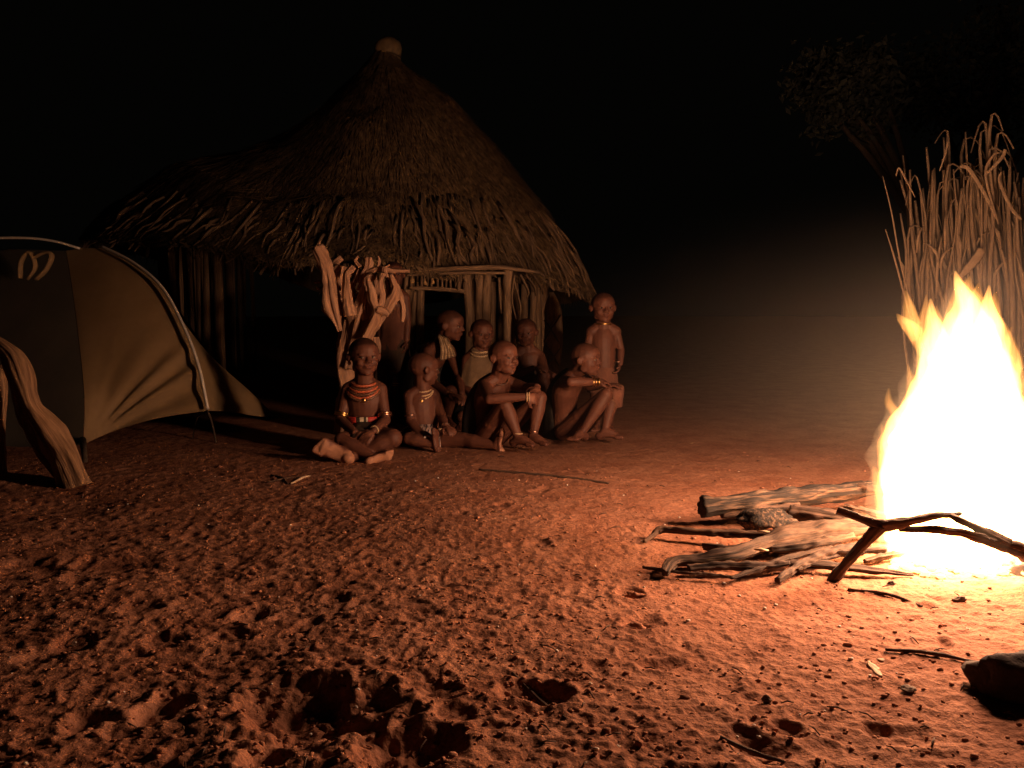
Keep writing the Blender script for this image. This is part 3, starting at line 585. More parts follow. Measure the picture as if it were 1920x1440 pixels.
    def ring(s, name, m, c, axis, a, b, rad, beads=0, lat=(1, 0, 0), drop=0.0, flat=1.0):
        t = norm(axis); A = norm(np.asarray(lat, float) - t * (np.asarray(lat, float) @ t)); B = np.cross(t, A); n = 49 if beads else 33
        an = np.linspace(0, 2 * np.pi, n); pts = np.asarray(c) + np.cos(an)[:, None] * a * A + np.sin(an)[:, None] * b * B
        if drop:
            fr = np.clip(-(np.sin(an) * B[1]) / (abs(B[1]) + 1e-6), 0, 1); pts = pts - np.array([0, 0, 1]) * (drop * fr)[:, None]
        r_ = rad * (np.ones(n) if not beads else (1 + .35 * np.sin(np.arange(n) * np.pi / 1.0 * .999)))
        if beads: r_ = rad * np.where(np.arange(n) % 2, 1.15, .75)
        s.kids.append((MB().add(*tube(pts, r_, 8, flat=flat, flatdir=t)), name, m))
    def done(s, voxel=.0052, tint=1.0):
        o = bpy.data.objects.new('tmp', s.mb.mesh('body', None)); COL.objects.link(o)
        md = o.modifiers.new('r', 'REMESH'); md.mode = 'VOXEL'; md.voxel_size = voxel; md.use_smooth_shade = True
        sm = o.modifiers.new('s', 'SMOOTH'); sm.factor = .5; sm.iterations = 4
        dg = bpy.context.evaluated_depsgraph_get(); me = bpy.data.meshes.new_from_object(o.evaluated_get(dg)); bpy.data.objects.remove(o)
        me.name = 'body'; me.materials.clear(); me.materials.append(M['skin']); n = len(me.vertices); co = np.empty(n * 3); me.vertices.foreach_get('co', co); co = co.reshape(-1, 3)
        tone = np.ones(n) * tint
        for c, rd, tn in s.tone:
            d = np.linalg.norm(co - c, axis=1); tone = np.maximum(tone, 1 + (tn * 1.25 - 1) * (1 - sstep(rd * .75, rd * 1.1, d)))
        if hasattr(s, 'hairc'):
            c, h, r, f, u, hair = s.hairc; q = (co - c) / h; b = q @ f; d = q @ u; near = np.linalg.norm(q, axis=1) < .75
            w = sstep(.10, .20, d - .05 - b * .42 + .10 * (np.abs(q @ r) > .3)) * sstep(-.22, -.12, d) * near
            tone = tone * (1 - w * (1 - hair))
        at = me.color_attributes.new('tone', 'FLOAT_COLOR', 'POINT'); at.data.foreach_set('color', np.column_stack([tone, tone * (1 + .12 * np.maximum(tone - 1, 0)), tone * (1 + .10 * np.maximum(tone - 1, 0)), np.ones(n)]).ravel())
        me.polygons.foreach_set('use_smooth', np.ones(len(me.polygons), bool))
        bo = bpy.data.objects.new('body', me); link(bo, s.e)
        for mb, nm, m in s.kids: mb.obj(nm, m, s.e)
        return s.e
def base(px, D): p = P(px, 700, D); return (p[0], p[1], 0)
def girl_crosslegged():
    b = Body('p', 'child sitting cross-legged with red bead necklaces, arm rings and a red banded belt', base(684, 4.6))
    nb, ch, pel = P(683, 720, 4.66), P(683, 758, 4.65), P(684, 815, 4.68); sl, sr = P(653, 730, 4.66), P(713, 730, 4.66)
    b.torso(pel, ch, nb, sl, sr, (.088, .078, .098), (.075, .066, .074)); b.head(P(683, 669, 4.62), .225, (.42, -.9, .0), nb, hair=.35, gaze=(.6, 0))
    b.arm(sl, P(638, 787, 4.60), P(667, 812, 4.46), .95, P(692, 822, 4.42), (0.2, .6, -.7)); b.arm(sr, P(723, 788, 4.60), P(700, 808, 4.45), .95, P(682, 824, 4.40), (0, .7, -.7))
    b.leg(P(668, 822, 4.62), P(640, 824, 4.44), P(700, 858, 4.36), P(742, 852, 4.36), .92, (.35, -.85, -.25), True)
    b.leg(P(700, 822, 4.62), P(736, 822, 4.44), P(668, 856, 4.42), P(604, 830, 4.36), 1.26, (.1, -1, .0), True, heel=P(653, 859, 4.34), wide=1.22)
    wst = P(684, 785, 4.66); lat = norm(sr - sl)
    for i, (z, rr, dr, m) in enumerate([(-.002, .058, .012, 'bead_red'), (-.008, .064, .026, 'bead_dark'), (-.012, .072, .036, 'bead_red'), (-.016, .078, .050, 'bead_dark'), (-.02, .083, .064, 'bead_red'), (-.02, .088, .078, 'bead_dark')]):
        b.ring('necklace', M[m], nb + np.array([0, -.004, .012 + z]), (0, .12, 1), rr + .014, rr * .9 + .016, .0085, 1, drop=dr + .012)
    b.kids.append((MB().add(*ball(nb + np.array([.014, -.102, -.085]), (.012, .006, .014))), 'pendant', M['brass']))
    for i, (a0, a1, m) in enumerate([(-158, -108, 'band_red'), (-108, -96, 'band_black'), (-96, -84, 'band_white'), (-84, -76, 'band_black'), (-76, -71, 'band_white'), (-71, -40, 'band_red'), (-40, -22, 'band_black'), (-22, 202, 'hide')]):
        an = np.radians(np.linspace(a0, a1, 12)); pts = wst + np.stack([np.cos(an) * .102, np.sin(an) * .094, np.zeros(12)], -1)
        V = []
        for p, q in zip(pts, an):
            o = np.array([math.cos(q), math.sin(q), 0]); V += [p + [0, 0, -.022], p + o * .006 + [0, 0, -.020], p + o * .006 + [0, 0, .020], p + [0, 0, .022]]
        Fc = [(i * 4 + j, i * 4 + (j + 1) % 4, i * 4 + 4 + (j + 1) % 4, i * 4 + 4 + j) for i in range(11) for j in range(4)] + [(3, 2, 1, 0), (44, 45, 46, 47)]
        b.kids.append((MB().add(np.array(V), Fc), 'belt', M[m]))
    for el, sh, m in ((P(638, 787, 4.60), sl, 'brass'), (P(723, 788, 4.60), sr, 'copper')):
        for t in (.14, .20): b.ring('arm_ring', M[m], el + (sh - el) * t, sh - el, .036, .036, .007)
    b.ring('wrist_ring', M['bead_pale'], P(702, 806, 4.46), P(723, 788, 4.60) - P(700, 808, 4.45), .023, .023, .005)
    b.kids.append((MB().add(*ball(b.headf(.38, -.05, -.15), (.011, .007, .013))), 'earring', M['bead_pale']))
    b.cloth('skirt', M['hide'], [(P(684, 800, 4.67), .092, .085), (P(684, 818, 4.62), .125, .12), (P(685, 842, 4.54), .165, .14), (P(686, 858, 4.50), .15, .12)], .10, 7, 3)
    b.done()
girl_crosslegged()
def toddler_turned():
    b = Body('p', 'small shaven child with a stretched-out leg, head turned away from the camera', base(800, 4.93))
    nb, ch, pel = P(792, 733, 4.93), P(790, 768, 4.93), P(797, 818, 4.96); sl, sr = P(768, 743, 4.90), P(813, 742, 4.98)
    b.torso(pel, ch, nb, sl, sr, (.088, .082, .086), (.078, .075, .072)); b.head(P(796, 692, 4.92), .205, (.93, .42, -.05), nb, hair=.75)
    b.arm(sl, P(769, 790, 4.84), P(797, 822, 4.74), .92, P(822, 830, 4.72), (0, .3, -1)); b.arm(sr, P(829, 783, 4.90), P(835, 800, 4.80), .92, P(850, 808, 4.74), (0, .2, -1), .9)
    b.leg(P(786, 824, 4.90), P(766, 822, 4.74), P(812, 834, 4.70), P(826, 808, 4.67), .85, (.8, -.5, .1))
    b.leg(P(812, 824, 4.94), P(872, 824, 4.85), P(930, 836, 4.74), P(950, 800, 4.72), .98, (.95, -.25, -.08), True)
    for z, rr, dr in ((.0, .052, .015), (-.005, .062, .035), (-.008, .066, .05)): b.ring('necklace', M['bead_pale'], nb + np.array([0, 0, .008 + z]), (0, .1, 1), rr, rr * .95, .0048, 1, drop=dr)
    b.kids.append((MB().add(*ball(nb + np.array([.0, -.072, -.055]), (.012, .006, .014))), 'pendant', M['brass']))
    e0 = P(769, 790, 4.84); b.ring('arm_ring', M['copper'], e0 + (sl - e0) * .2, sl - e0, .031, .031, .0035)
    b.ring('wrist_ring', M['pale'], P(799, 823, 4.735), P(797, 822, 4.74) - e0, .022, .022, .007); b.ring('wrist_ring', M['bead_dark'], P(835, 799, 4.81), (0.1, -.8, -.5), .022, .022, .006)
    b.ring('waist_string', M['bead_pale'], P(796, 803, 4.955), (0, 0, 1), .106, .095, .004, 1)
    b.cloth('loincloth', M['stripecloth'], [(P(796, 806, 4.955), .104, .094), (P(792, 822, 4.91), .125, .12), (P(785, 834, 4.86), .14, .13)], .08, 6, 9)
    b.done()
toddler_turned()
def boy_hugging_knees():
    b = Body('p', 'bald boy hugging his drawn-up knees, dark cloth over his back', base(930, 4.8))
    nb, ch, pel = P(934, 712, 4.80), P(918, 748, 4.87), P(914, 812, 4.95); sl, sr = P(908, 724, 4.74), P(958, 719, 4.90)
    b.torso(pel, ch, nb, sl, sr, (.09, .082, .10), (.078, .07, .078)); b.head(P(945, 671, 4.74), .212, (.72, -.70, .05), nb, hair=.8, gaze=(.4, 0))
    b.arm(sl, P(918, 748, 4.56), P(986, 744, 4.55), 1.0, P(1008, 748, 4.58), (.1, .9, -.3), .8); b.arm(sr, P(988, 728, 4.78), P(1008, 726, 4.66), 1.0, P(1000, 742, 4.58), (-.2, .2, -1), .7)
    b.leg(P(908, 818, 4.86), P(946, 756, 4.66), P(972, 820, 4.64), P(1010, 846, 4.56), 1.0); b.leg(P(932, 818, 4.94), P(1012, 746, 4.74), P(999, 818, 4.70), P(1032, 842, 4.62), 1.0)
    for px in ((988, 744), (992, 744)): b.ring('wrist_ring', M['bead_pale'], P(*px, 4.55), (1, 0, 0), .023, .023, .0045, lat=(0, 1, 0))
    b.ring('ankle_ring', M['copper'], P(1000, 808, 4.705), (0, 0, 1), .028, .028, .004); b.ring('ankle_ring', M['bead_pale'], P(970, 812, 4.645), (.1, 0, 1), .028, .028, .004)
    b.ring('necklace', M['bead_dark'], nb + np.array([.005, -.01, .012]), (.2, -.1, 1), .056, .054, .005, 1, drop=.03)
    b.cloth('back_cloth', M['blackcloth'], [(P(926, 708, 4.86), .05, .04), (P(911, 728, 4.90), .098, .062), (P(900, 765, 4.95), .105, .085), (P(902, 822, 4.98), .125, .11)], .07, 6, 4, lat=norm(sr - sl))
    b.done()
boy_hugging_knees()
def boy_chin_on_arm():
    b = Body('p', 'boy in profile resting his chin over a folded arm with a bright bracelet', base(1080, 5.15))
    nb, ch, pel = P(1074, 705, 5.12), P(1060, 738, 5.2), P(1058, 800, 5.3); sl, sr = P(1060, 716, 5.04), P(1085, 712, 5.26)
    b.torso(pel, ch, nb, sl, sr, (.09, .085, .10), (.08, .07, .078)); b.head(P(1099, 674, 5.02), .212, (.90, -.42, .0), nb, hair=.7)
    b.arm(sl, P(1070, 716, 4.84), P(1116, 716, 4.90), 1.0, P(1142, 714, 4.95), (0, .3, -1), .5); b.arm(sr, P(1106, 724, 5.14), P(1136, 722, 5.04), 1.0, P(1150, 722, 5.02), (0, 0, -1), .6)
    b.leg(P(1058, 810, 5.2), P(1136, 740, 5.0), P(1092, 810, 4.98), P(1074, 836, 4.90), 1.0); b.leg(P(1078, 812, 5.32), P(1150, 738, 5.10), P(1134, 808, 5.0), P(1172, 824, 4.96), 1.0)
    for px in (1112, 1117, 1122): b.ring('wrist_ring', M['brass'], P(px, 716, 4.895 + (px - 1112) * .001), (1, .1, 0), .024, .024, .005, lat=(0, 1, 0))
    b.cloth('knee_cloth', M['browncloth'], [(P(1151, 719, 5.09), .02, .02), (P(1152, 727, 5.09), .058, .055), (P(1154, 744, 5.085), .054, .053), (P(1157, 764, 5.08), .034, .034)], .22, 7, 2)
    b.cloth('back_cloth', M['blackcloth'], [(P(1068, 700, 5.18), .05, .045), (P(1052, 722, 5.24), .10, .065), (P(1046, 760, 5.31), .11, .09), (P(1050, 812, 5.36), .13, .11)], .06, 6, 14, lat=norm(sr - sl))
    b.done()
boy_chin_on_arm()
def child_standing():
    b = Body('p', 'small child standing upright at the end of the group, shiny collar at the neck', base(1130, 5.62))
    D = 5.62; nb, ch, pel = P(1131, 613, D), P(1131, 645, D), P(1131, 706, D); sl, sr = P(1109, 622, D), P(1154, 622, D)
    b.torso(pel, ch, nb, sl, sr, (.074, .076, .076), (.068, .074, .066)); b.head(P(1131, 577, D - .02), .215, (.15, -1, -.02), nb, hair=.7)
    b.arm(sl, P(1100, 655, D), P(1102, 688, D - .06), .84, P(1104, 710, D - .08), (.8, 0, .2), .9); b.arm(sr, P(1164, 655, D), P(1163, 684, D - .06), .84, P(1155, 704, D - .08), (-.8, 0, .2), .9)
    for q in (-1, 1): b.leg(P(1131 + q * 11, 712, D), P(1131 + q * 12, 756, D - .01), P(1131 + q * 12, 795, D + .01), P(1131 + q * 16, 812, D - .14), .95)
    b.ring('collar', M['brass'], nb + np.array([0, -.006, .015]), (0, .15, 1), .054, .050, .006); b.ring('arm_ring', M['copper'], P(1158, 676, D - .04), (0, -.3, 1), .026, .026, .004)
    b.cloth('loincloth', M['browncloth'], [(P(1131, 688, D), .092, .086), (P(1131, 706, D), .10, .094), (P(1131, 735, D), .106, .096)], .08, 8, 5)
    b.done()
child_standing()
def woman_leaning():
    b = Body('p', 'figure bowed forward in the doorway with a pale striped bead scarf', base(800, 5.95))
    nb, ch, pel = P(826, 645, 5.90), P(802, 680, 5.95), P(778, 755, 6.02); sl, sr = P(804, 660, 5.80), P(842, 656, 6.04)
    b.torso(pel, ch, nb, sl, sr, (.11, .10, .12), (.09, .085, .09)); b.head(P(846, 610, 5.84), .225, (.88, -.32, -.12), nb, (-.15, 0, 1), hair=.6)
    b.arm(sl, P(806, 715, 5.70), P(840, 738, 5.60), 1.1, P(858, 742, 5.58), (0, 0, -1)); b.arm(sr, P(862, 706, 5.92), P(866, 740, 5.72), 1.1, P(868, 750, 5.65), (0, 0, -1))
    b.leg(P(775, 762, 5.95), P(845, 735, 5.66), P(838, 785, 5.74), P(852, 800, 5.60), 1.1); b.leg(P(795, 762, 6.1), P(868, 735, 5.86), P(858, 780, 5.92), P(872, 792, 5.80), 1.1)
    b.cloth('dark_wrap', M['blackcloth'], [(P(818, 648, 5.92), .07, .06), (P(808, 664, 5.95), .145, .10), (P(792, 700, 5.98), .15, .13), (P(785, 755, 5.98), .17, .17), (P(795, 795, 5.96), .22, .2)], .06, 7, 11, lat=norm(sr - sl))
    for i in range(9):
        t = i / 8.0; a = P(822 + 14 * t, 628 + 4 * t, 5.82); c = P(828 + 20 * t, 652 + 3 * t, 5.74); d = P(826 + 27 * t, 676 - 8 * t, 5.75)
        b.kids.append((MB().add(*tube([a, c, d], [.009, .011, .007], 7, .3, 4, .3, i, smoothn=10)), 'bead_strand', M['bead_pale' if i % 2 else 'cape']))
    b.done(.006)
woman_leaning()
def draped_sitter():
    b = Body('p', 'sitter wrapped in a brown cape with pale beads, behind the bald boy', base(900, 5.91))
    nb, ch, pel = P(901, 660, 5.88), P(897, 700, 5.92), P(893, 775, 6.01); sl, sr = P(876, 674, 5.88), P(921, 674, 5.90)
    b.torso(pel, ch, nb, sl, sr, (.11, .10, .115), (.09, .08, .085)); b.head(P(904, 626, 5.86), .218, (.35, -.92, -.05), nb, hair=.55)
    b.arm(sl, P(872, 725, 5.86), P(892, 744, 5.72), 1.0, P(915, 748, 5.68), (0, 0, -1)); b.arm(sr, P(928, 722, 5.86), P(920, 745, 5.72), 1.0, P(908, 752, 5.69), (0, 0, -1))
    b.leg(P(882, 785, 5.96), P(868, 782, 5.71), P(915, 800, 5.66), P(945, 800, 5.66), 1.05, (.4, -.8, -.3)); b.leg(P(908, 785, 5.96), P(935, 782, 5.71), P(890, 800, 5.64), P(860, 800, 5.64), 1.05, (-.4, -.8, -.3))
    b.cloth('cape', M['cape'], [(P(901, 652, 5.88), .055, .05), (P(899, 664, 5.89), .09, .07), (P(897, 685, 5.90), .125, .10), (P(892, 725, 5.92), .14, .125), (P(888, 752, 5.92), .15, .14)], .07, 8, 6)
    b.cloth('skirt', M['blackcloth'], [(P(892, 745, 5.94), .12, .11), (P(892, 775, 5.88), .17, .17), (P(893, 800, 5.84), .19, .2)], .06, 7, 8)
    for i, q in enumerate(((.0, .066, .02), (-.01, .074, .04))): b.ring('necklace', M['bead_pale'], nb + np.array([0, -.01, .01 + q[0]]), (0, .15, 1), q[1], q[1] * .95, .008, 1, drop=q[2])
    b.done(.006)
draped_sitter()
def sitter_in_shade():
    b = Body('p', 'dimly lit figure sitting with knees up between the bark slab and the pole wall', base(995, 6.1))
    nb, ch, pel = P(989, 655, 6.12), P(992, 690, 6.16), P(998, 755, 6.25); sl, sr = P(966, 668, 6.1), P(1012, 668, 6.14)
    b.torso(pel, ch, nb, sl, sr, (.11, .10, .115), (.09, .08, .085)); b.head(P(986, 623, 6.08), .21, (-.15, -.97, -.12), nb, hair=.6)
    b.arm(sl, P(966, 702, 5.95), P(1002, 690, 5.84), 1.0, P(1022, 690, 5.82), (0, .5, -1)); b.arm(sr, P(1024, 700, 5.98), P(1040, 705, 5.82), 1.0, P(1052, 708, 5.8), (0, .5, -1))
    b.leg(P(990, 765, 6.2), P(1018, 705, 5.86), P(1030, 775, 5.9), P(1034, 795, 5.75), 1.05); b.leg(P(1012, 765, 6.22), P(1056, 708, 5.92), P(1062, 772, 5.94), P(1068, 792, 5.8), 1.05)
    b.cloth('wrap', M['hide'], [(P(992, 690, 6.16), .12, .10), (P(996, 735, 6.2), .135, .12), (P(1002, 780, 6.2), .16, .16)], .07, 7, 21)
    b.done(.006)
sitter_in_shade()
def stander_behind():
    b = Body('p', 'skirted person standing behind the stump, face hidden by its branches', base(737, 6.0))
    D = 6.05; nb, ch, pel = P(738, 548, D), P(737, 580, D), P(735, 648, D); sl, sr = P(716, 558, D), P(759, 558, D)
    b.torso(pel, ch, nb, sl, sr, (.095, .085, .10), (.08, .07, .078)); b.head(P(738, 515, D - .02), .20, (.3, -.95, 0), nb, hair=.5)
    b.arm(sl, P(710, 600, D), P(712, 640, D - .04), .95, P(712, 660, D - .05), (.8, 0, 0)); b.arm(sr, P(764, 600, D), P(762, 640, D - .04), .95, P(760, 660, D - .05), (-.8, 0, 0))
    for q in (-1, 1): b.leg(P(735 + q * 12, 655, D), P(733 + q * 13, 718, D - .03), P(733 + q * 13, 776, D), P(733 + q * 18, 795, D - .15), 1.05)
    for zz in (718, 722): b.ring('knee_ring', M['brass'], P(746, zz, D - .03), (0, 0, 1), .043, .043, .005)
    b.cloth('tunic', M['browncloth'], [(P(737, 556, D), .075, .06), (P(737, 575, D), .108, .085), (P(736, 620, D), .10, .085), (P(735, 655, D), .125, .105)], .06, 7, 31)
    b.cloth('skirt', M['hide'], [(P(735, 636, D), .108, .09), (P(735, 660, D), .125, .105), (P(733, 692, D), .14, .115)], .08, 9, 33)
    b.done(.006)
stander_behind()
# ------------------------------------------------------------ campfire
FC = G(1790, 1049); fire = empty('campfire', (FC[0], FC[1], 0), 'tall blazing campfire with white-hot flames at the right', 'campfire')
def flame(pts, rad, D, seed, m='flame', flat=.8, amp=.35, name='flame'):
    P3 = [P(q[0], q[1], D + (q[2] if len(q) > 2 else 0)) for q in pts]; n = 64; seg = 44
    p, r = catmull(P3, n, [x * mpp(D) for x in rad]); an = np.linspace(0, 2 * np.pi, seg, endpoint=False); V = []; Fc = []
    for i in range(n):
        v = i / (n - 1); z = p[i][2]
        k = 1 + amp * (.35 + .65 * v) * (noise(np.cos(an) * 1.6 + seed, np.sin(an) * 1.6, z * 6.5 - seed, seed) + .6 * noise(np.cos(an) * 3.4 + seed, np.sin(an) * 3.4, z * 15, seed + 3) + .3 * noise(np.cos(an) * 6 + seed, np.sin(an) * 6, z * 34, seed + 4))
        sw = .018 * np.array([float(noise(np.array([z * 7.0]), np.array([seed * 1.3]), s=seed)[0]), float(noise(np.array([z * 7.0]), np.array([seed * 2.3 + 4]), s=seed)[0]), 0]) * (.3 + v)
        V.append(p[i] + sw + np.stack([np.cos(an) * r[i] * k, np.sin(an) * r[i] * k * flat, .10 * r[i] * noise(np.cos(an) * 2.5, np.sin(an) * 2.5, seed, seed + 8)], -1))
    for i in range(n - 1):
        for j in range(seg): q = (j + 1) % seg; Fc.append((i * seg + j, i * seg + q, (i + 1) * seg + q, (i + 1) * seg + j))
    Fc.append(tuple(range(seg))[::-1]); Fc.append(tuple(range((n - 1) * seg, n * seg)))
    return MB().add(np.concatenate(V), Fc).obj(name, M[m], fire)
DFI = 2.70
flame([(1790, 1075), (1788, 1000), (1782, 900), (1785, 820), (1800, 740), (1818, 660), (1812, 580), (1800, 540), (1793, 508)], [95, 118, 116, 100, 84, 56, 24, 14, 2], DFI, 1, amp=.42)
flame([(1850, 1070), (1862, 980), (1868, 880), (1872, 790), (1868, 700), (1860, 620), (1850, 575), (1853, 535)], [70, 82, 70, 52, 38, 28, 14, 2], DFI + .05, 2)
flame([(1720, 1060), (1712, 960), (1705, 880), (1722, 800), (1752, 720), (1770, 640), (1752, 590), (1748, 560)], [50, 60, 50, 50, 40, 24, 10, 2], DFI - .03, 3)
flame([(1722, 668), (1716, 640), (1705, 615), (1690, 600), (1674, 588)], [3, 14, 20, 14, 2], DFI - .02, 4, 'flame_thin', .6)
flame([(1712, 640), (1708, 605), (1702, 575), (1694, 545)], [6, 17, 11, 2], DFI - .02, 6, 'flame_thin', .6)
flame([(1750, 690), (1738, 650), (1732, 610), (1742, 580), (1744, 552)], [5, 18, 11, 8, 1.5], DFI + .0, 7, 'flame_thin', .6)
flame([(1915, 1060), (1925, 960), (1930, 880), (1922, 800), (1938, 740)], [40, 60, 46, 24, 3], DFI + .06, 8)
flame([(1880, 760), (1893, 690), (1886, 640), (1880, 605)], [18, 22, 10, 2], DFI + .02, 9, 'flame_thin', .7)
flame([(1690, 1040), (1672, 970), (1664, 900), (1672, 830), (1690, 780)], [20, 32, 24, 20, 3], DFI - .02, 10, 'flame_thin', .8)
flame([(1790, 1085), (1790, 1000), (1788, 880), (1790, 780), (1805, 680), (1812, 600), (1805, 520)], [120, 138, 128, 104, 80, 48, 6], DFI - .10, 77, 'glare_veil', 1.25, .3)  # added glowing shell that veils the forked branch like lens glare
_q = random.Random(12)
for i, (x, y, h_, lean) in enumerate([(1668, 870, 110, -12), (1690, 790, 90, -18), (1735, 700, 120, -22), (1762, 650, 110, -10), (1780, 600, 80, 4), (1830, 590, 85, 10), (1880, 680, 95, 14), (1905, 760, 100, 16), (1895, 840, 90, 22), (1660, 960, 90, -10), (1845, 640, 110, 6), (1720, 745, 90, -16), (1815, 560, 60, -4), (1862, 610, 90, 8), (1890, 720, 70, 20), (1750, 720, 130, -14), (1700, 830, 80, -20), (1655, 920, 70, -14), (1912, 800, 90, 10)]):
    w = _q.uniform(12, 24); flame([(x, y + 40), (x + lean * .2, y), (x + lean * .6 + _q.uniform(-8, 8), y - h_ * .35), (x + lean, y - h_ * .7)], [w * .7, w, w * .6, 1.5], DFI + _q.uniform(-.08, .06), 30 + i, 'flame_thin', .7, .5)
for i, (x, w) in enumerate(((1700, 26), (1750, 34), (1800, 36), (1850, 32), (1895, 24))):
    flame([(x - 10, 1082), (x, 1060), (x + 4, 1030), (x + 8, 1000)], [w * .6, w, w * .7, 3], 2.55, 60 + i, 'flame_thin', .8, .5)
eb = MB(); r = random.Random(8)
for i in range(130):
    a = r.uniform(0, 6.28); q = r.random() ** .6; x = FC[0] + math.cos(a) * q * .27; y = FC[1] - .05 + math.sin(a) * q * .17; s = r.uniform(.006, .018)
    eb.add(*rock((x, y, gz(x, y) + s * .4), (s * 1.3, s, s * .7), i, 0))
em = bpy.data.materials.new('ember'); em.use_nodes = True; pb = em.node_tree.nodes['Principled BSDF']; pb.inputs['Base Color'].default_value = (.25, .12, .07, 1); pb.inputs['Emission Color'].default_value = (1, .42, .12, 1); pb.inputs['Emission Strength'].default_value = 6
o = eb.obj('embers', em, fire); o['kind'] = 'stuff'
for i, (z, k) in enumerate(((.22, .26), (.55, .33), (.92, .41))):
    ld = bpy.data.lights.new('fire_light', 'POINT'); ld.energy = FIRE_POWER * k; ld.color = (1, .56, .355); ld.shadow_soft_size = (.10, .10, .08)[i]
    lo = bpy.data.objects.new('fire_light', ld); lo.location = (FC[0] + .02 * i, FC[1] + .02, z); link(lo, fire)
# ------------------------------------------------------------ firewood, each stick a thing
def stick(name, label, pts, rad, m='log', seg=20, groove=.5, wob=.35, seed=0, cat='branch', forks=(), n=None, flat=1.0, grp='firewood fed into the campfire', byD=False):
    # pts: photo x, y and height above the ground of the centre line
    G = (lambda x, y, d: P(x, y, d)) if byD else globals()['G']; P3 = [G(q[0], q[1], q[2]) for q in pts]; D = float(np.mean([p[1] for p in P3]))
    mk = lambda p3, rd, sd: MB().add(*tube(p3, [x * mpp(D) for x in rd], seg, groove, 9, wob, sd, flat=flat, smoothn=n or max(18, 12 * len(p3))))
    if not forks:
        return tag(mk(P3, rad, seed).obj(name, M[m]), label, cat, grp)
    e = empty(name, (P3[0][0], P3[0][1], 0), label, cat, grp); mk(P3, rad, seed).obj('limb', M[m], e)
    for i, (fp, fr) in enumerate(forks): mk([G(*q) for q in fp], fr, seed + i + 1).obj('limb', M[m], e)
    return e
stick('firewood_log', 'thick charred log lying highest at the back of the firewood', [(1316, 951, .075), (1400, 941, .085), (1500, 929, .09), (1600, 918, .09), (1660, 912, .09)], [15, 17, 16, 14, 12], 'charlog', 24, .45, .35, 1, 'log')
stick('firewood_log', 'pale split log tucked under the charred log', [(1352, 960, .05), (1430, 955, .055), (1500, 952, .055)], [10, 13, 10], 'log', 12, seed=4, cat='log')
stick('firewood_stick', 'short stick sticking up left of the flames behind the charred log', [(1606, 909, .11), (1640, 917, .11), (1680, 928, .10)], [5, 6, 5], 'log', seed=7)
stick('firewood_stick', 'stubby stick right above the forked branch, ending in the flames', [(1584, 949, .09), (1610, 955, .09), (1660, 966, .08)], [5, 6, 6], 'log', seed=9)
tag(MB().add(*rock(G(1440, 974, .045), (.105, .05, .036), 5)).obj('wood_chunk', M['charlog']), 'blocky charred chunk of wood beneath the thick charred log', 'wood chunk')
stick('firewood_log', 'smooth brown log running from the wood chunk into the fire', [(1484, 962, .05), (1540, 968, .06), (1620, 982, .06), (1680, 992, .05)], [12, 14, 13, 10], 'log', seed=11, cat='log')
stick('firewood_stick', 'thin dark stick with a hooked end at the far left of the firewood', [(1208, 1016, .004), (1224, 1004, .015), (1240, 993, .03), (1300, 996, .035), (1380, 1000, .035), (1470, 1006, .035)], [3, 4, 6, 6, 7, 6], 'twig', seed=13)
stick('root_branch', 'thick crooked root-like branch across the middle of the firewood', [(1246, 1074, .012), (1262, 1054, .02), (1300, 1049, .022), (1370, 1040, .03), (1440, 1018, .04), (1520, 1001, .05), (1590, 992, .055), (1650, 990, .055)], [6, 10, 11, 14, 17, 19, 18, 10], 'log', 22, .6, .3, 17, 'branch',
      forks=[([(1420, 1025, .035), (1480, 1004, .045), (1560, 988, .055), (1600, 978, .06)], [8, 11, 11, 6]), ([(1440, 1028, .03), (1520, 1018, .04), (1600, 1004, .045)], [8, 9, 6])])
stick('forked_branch', 'bare forked branch propped in front of the flames, foot on the soil', [(1556, 1093, 2.475), (1590, 1052, 2.45), (1625, 1015, 2.42), (1652, 985, 2.40)], [8, 9, 9, 12], 'log', 18, .4, .3, 23, 'branch', byD=True,
      forks=[([(1655, 987, 2.40), (1620, 974, 2.42), (1595, 965, 2.43), (1570, 957, 2.44)], [10, 8, 7.5, 7]), ([(1652, 985, 2.40), (1700, 977, 2.38), (1750, 968, 2.37), (1800, 963, 2.40)], [10, 8, 7, 4])])
stick('forked_branch', 'second forked branch reaching in front of the fire from the right edge', [(2020, 1090, 2.40), (1930, 1040, 2.36), (1880, 1020, 2.35), (1820, 1003, 2.35), (1760, 992, 2.36), (1685, 992, 2.40)], [15, 14, 12, 8, 7, 6], 'log', 18, .4, .3, 27, 'branch', byD=True,
      forks=[([(1890, 1022, 2.35), (1850, 1000, 2.36), (1810, 980, 2.37), (1780, 966, 2.38)], [11, 9, 7, 5])])
stick('firewood_stick', 'pale forked stick pointing down to the soil below the root branch', [(1458, 1088, .006), (1490, 1066, .018), (1530, 1046, .03), (1580, 1030, .04), (1630, 1018, .04)], [5, 7, 8, 8, 6], 'log', seed=31,
      forks=[([(1495, 1068, .016), (1530, 1052, .022), (1575, 1040, .03)], [3, 6, 4])])
stick('firewood_stick', 'long flattened stick fanning out lowest left of the pile', [(1370, 1084, .006), (1420, 1066, .014), (1480, 1046, .022), (1560, 1026, .03)], [4, 10, 9, 6], 'log', seed=37, flat=.5)
stick('firewood_stick', 'short broken stick left of the root branch', [(1318, 1022, .012), (1350, 1027, .015), (1400, 1030, .018)], [6, 7, 5], 'log', seed=41)
stick('firewood_stick', 'flat board-like stick on the soil under the forked branch', [(1480, 1056, .012), (1560, 1062, .014), (1640, 1070, .012), (1712, 1078, .006)], [9, 12, 9, 4], 'log', seed=43, flat=.6)
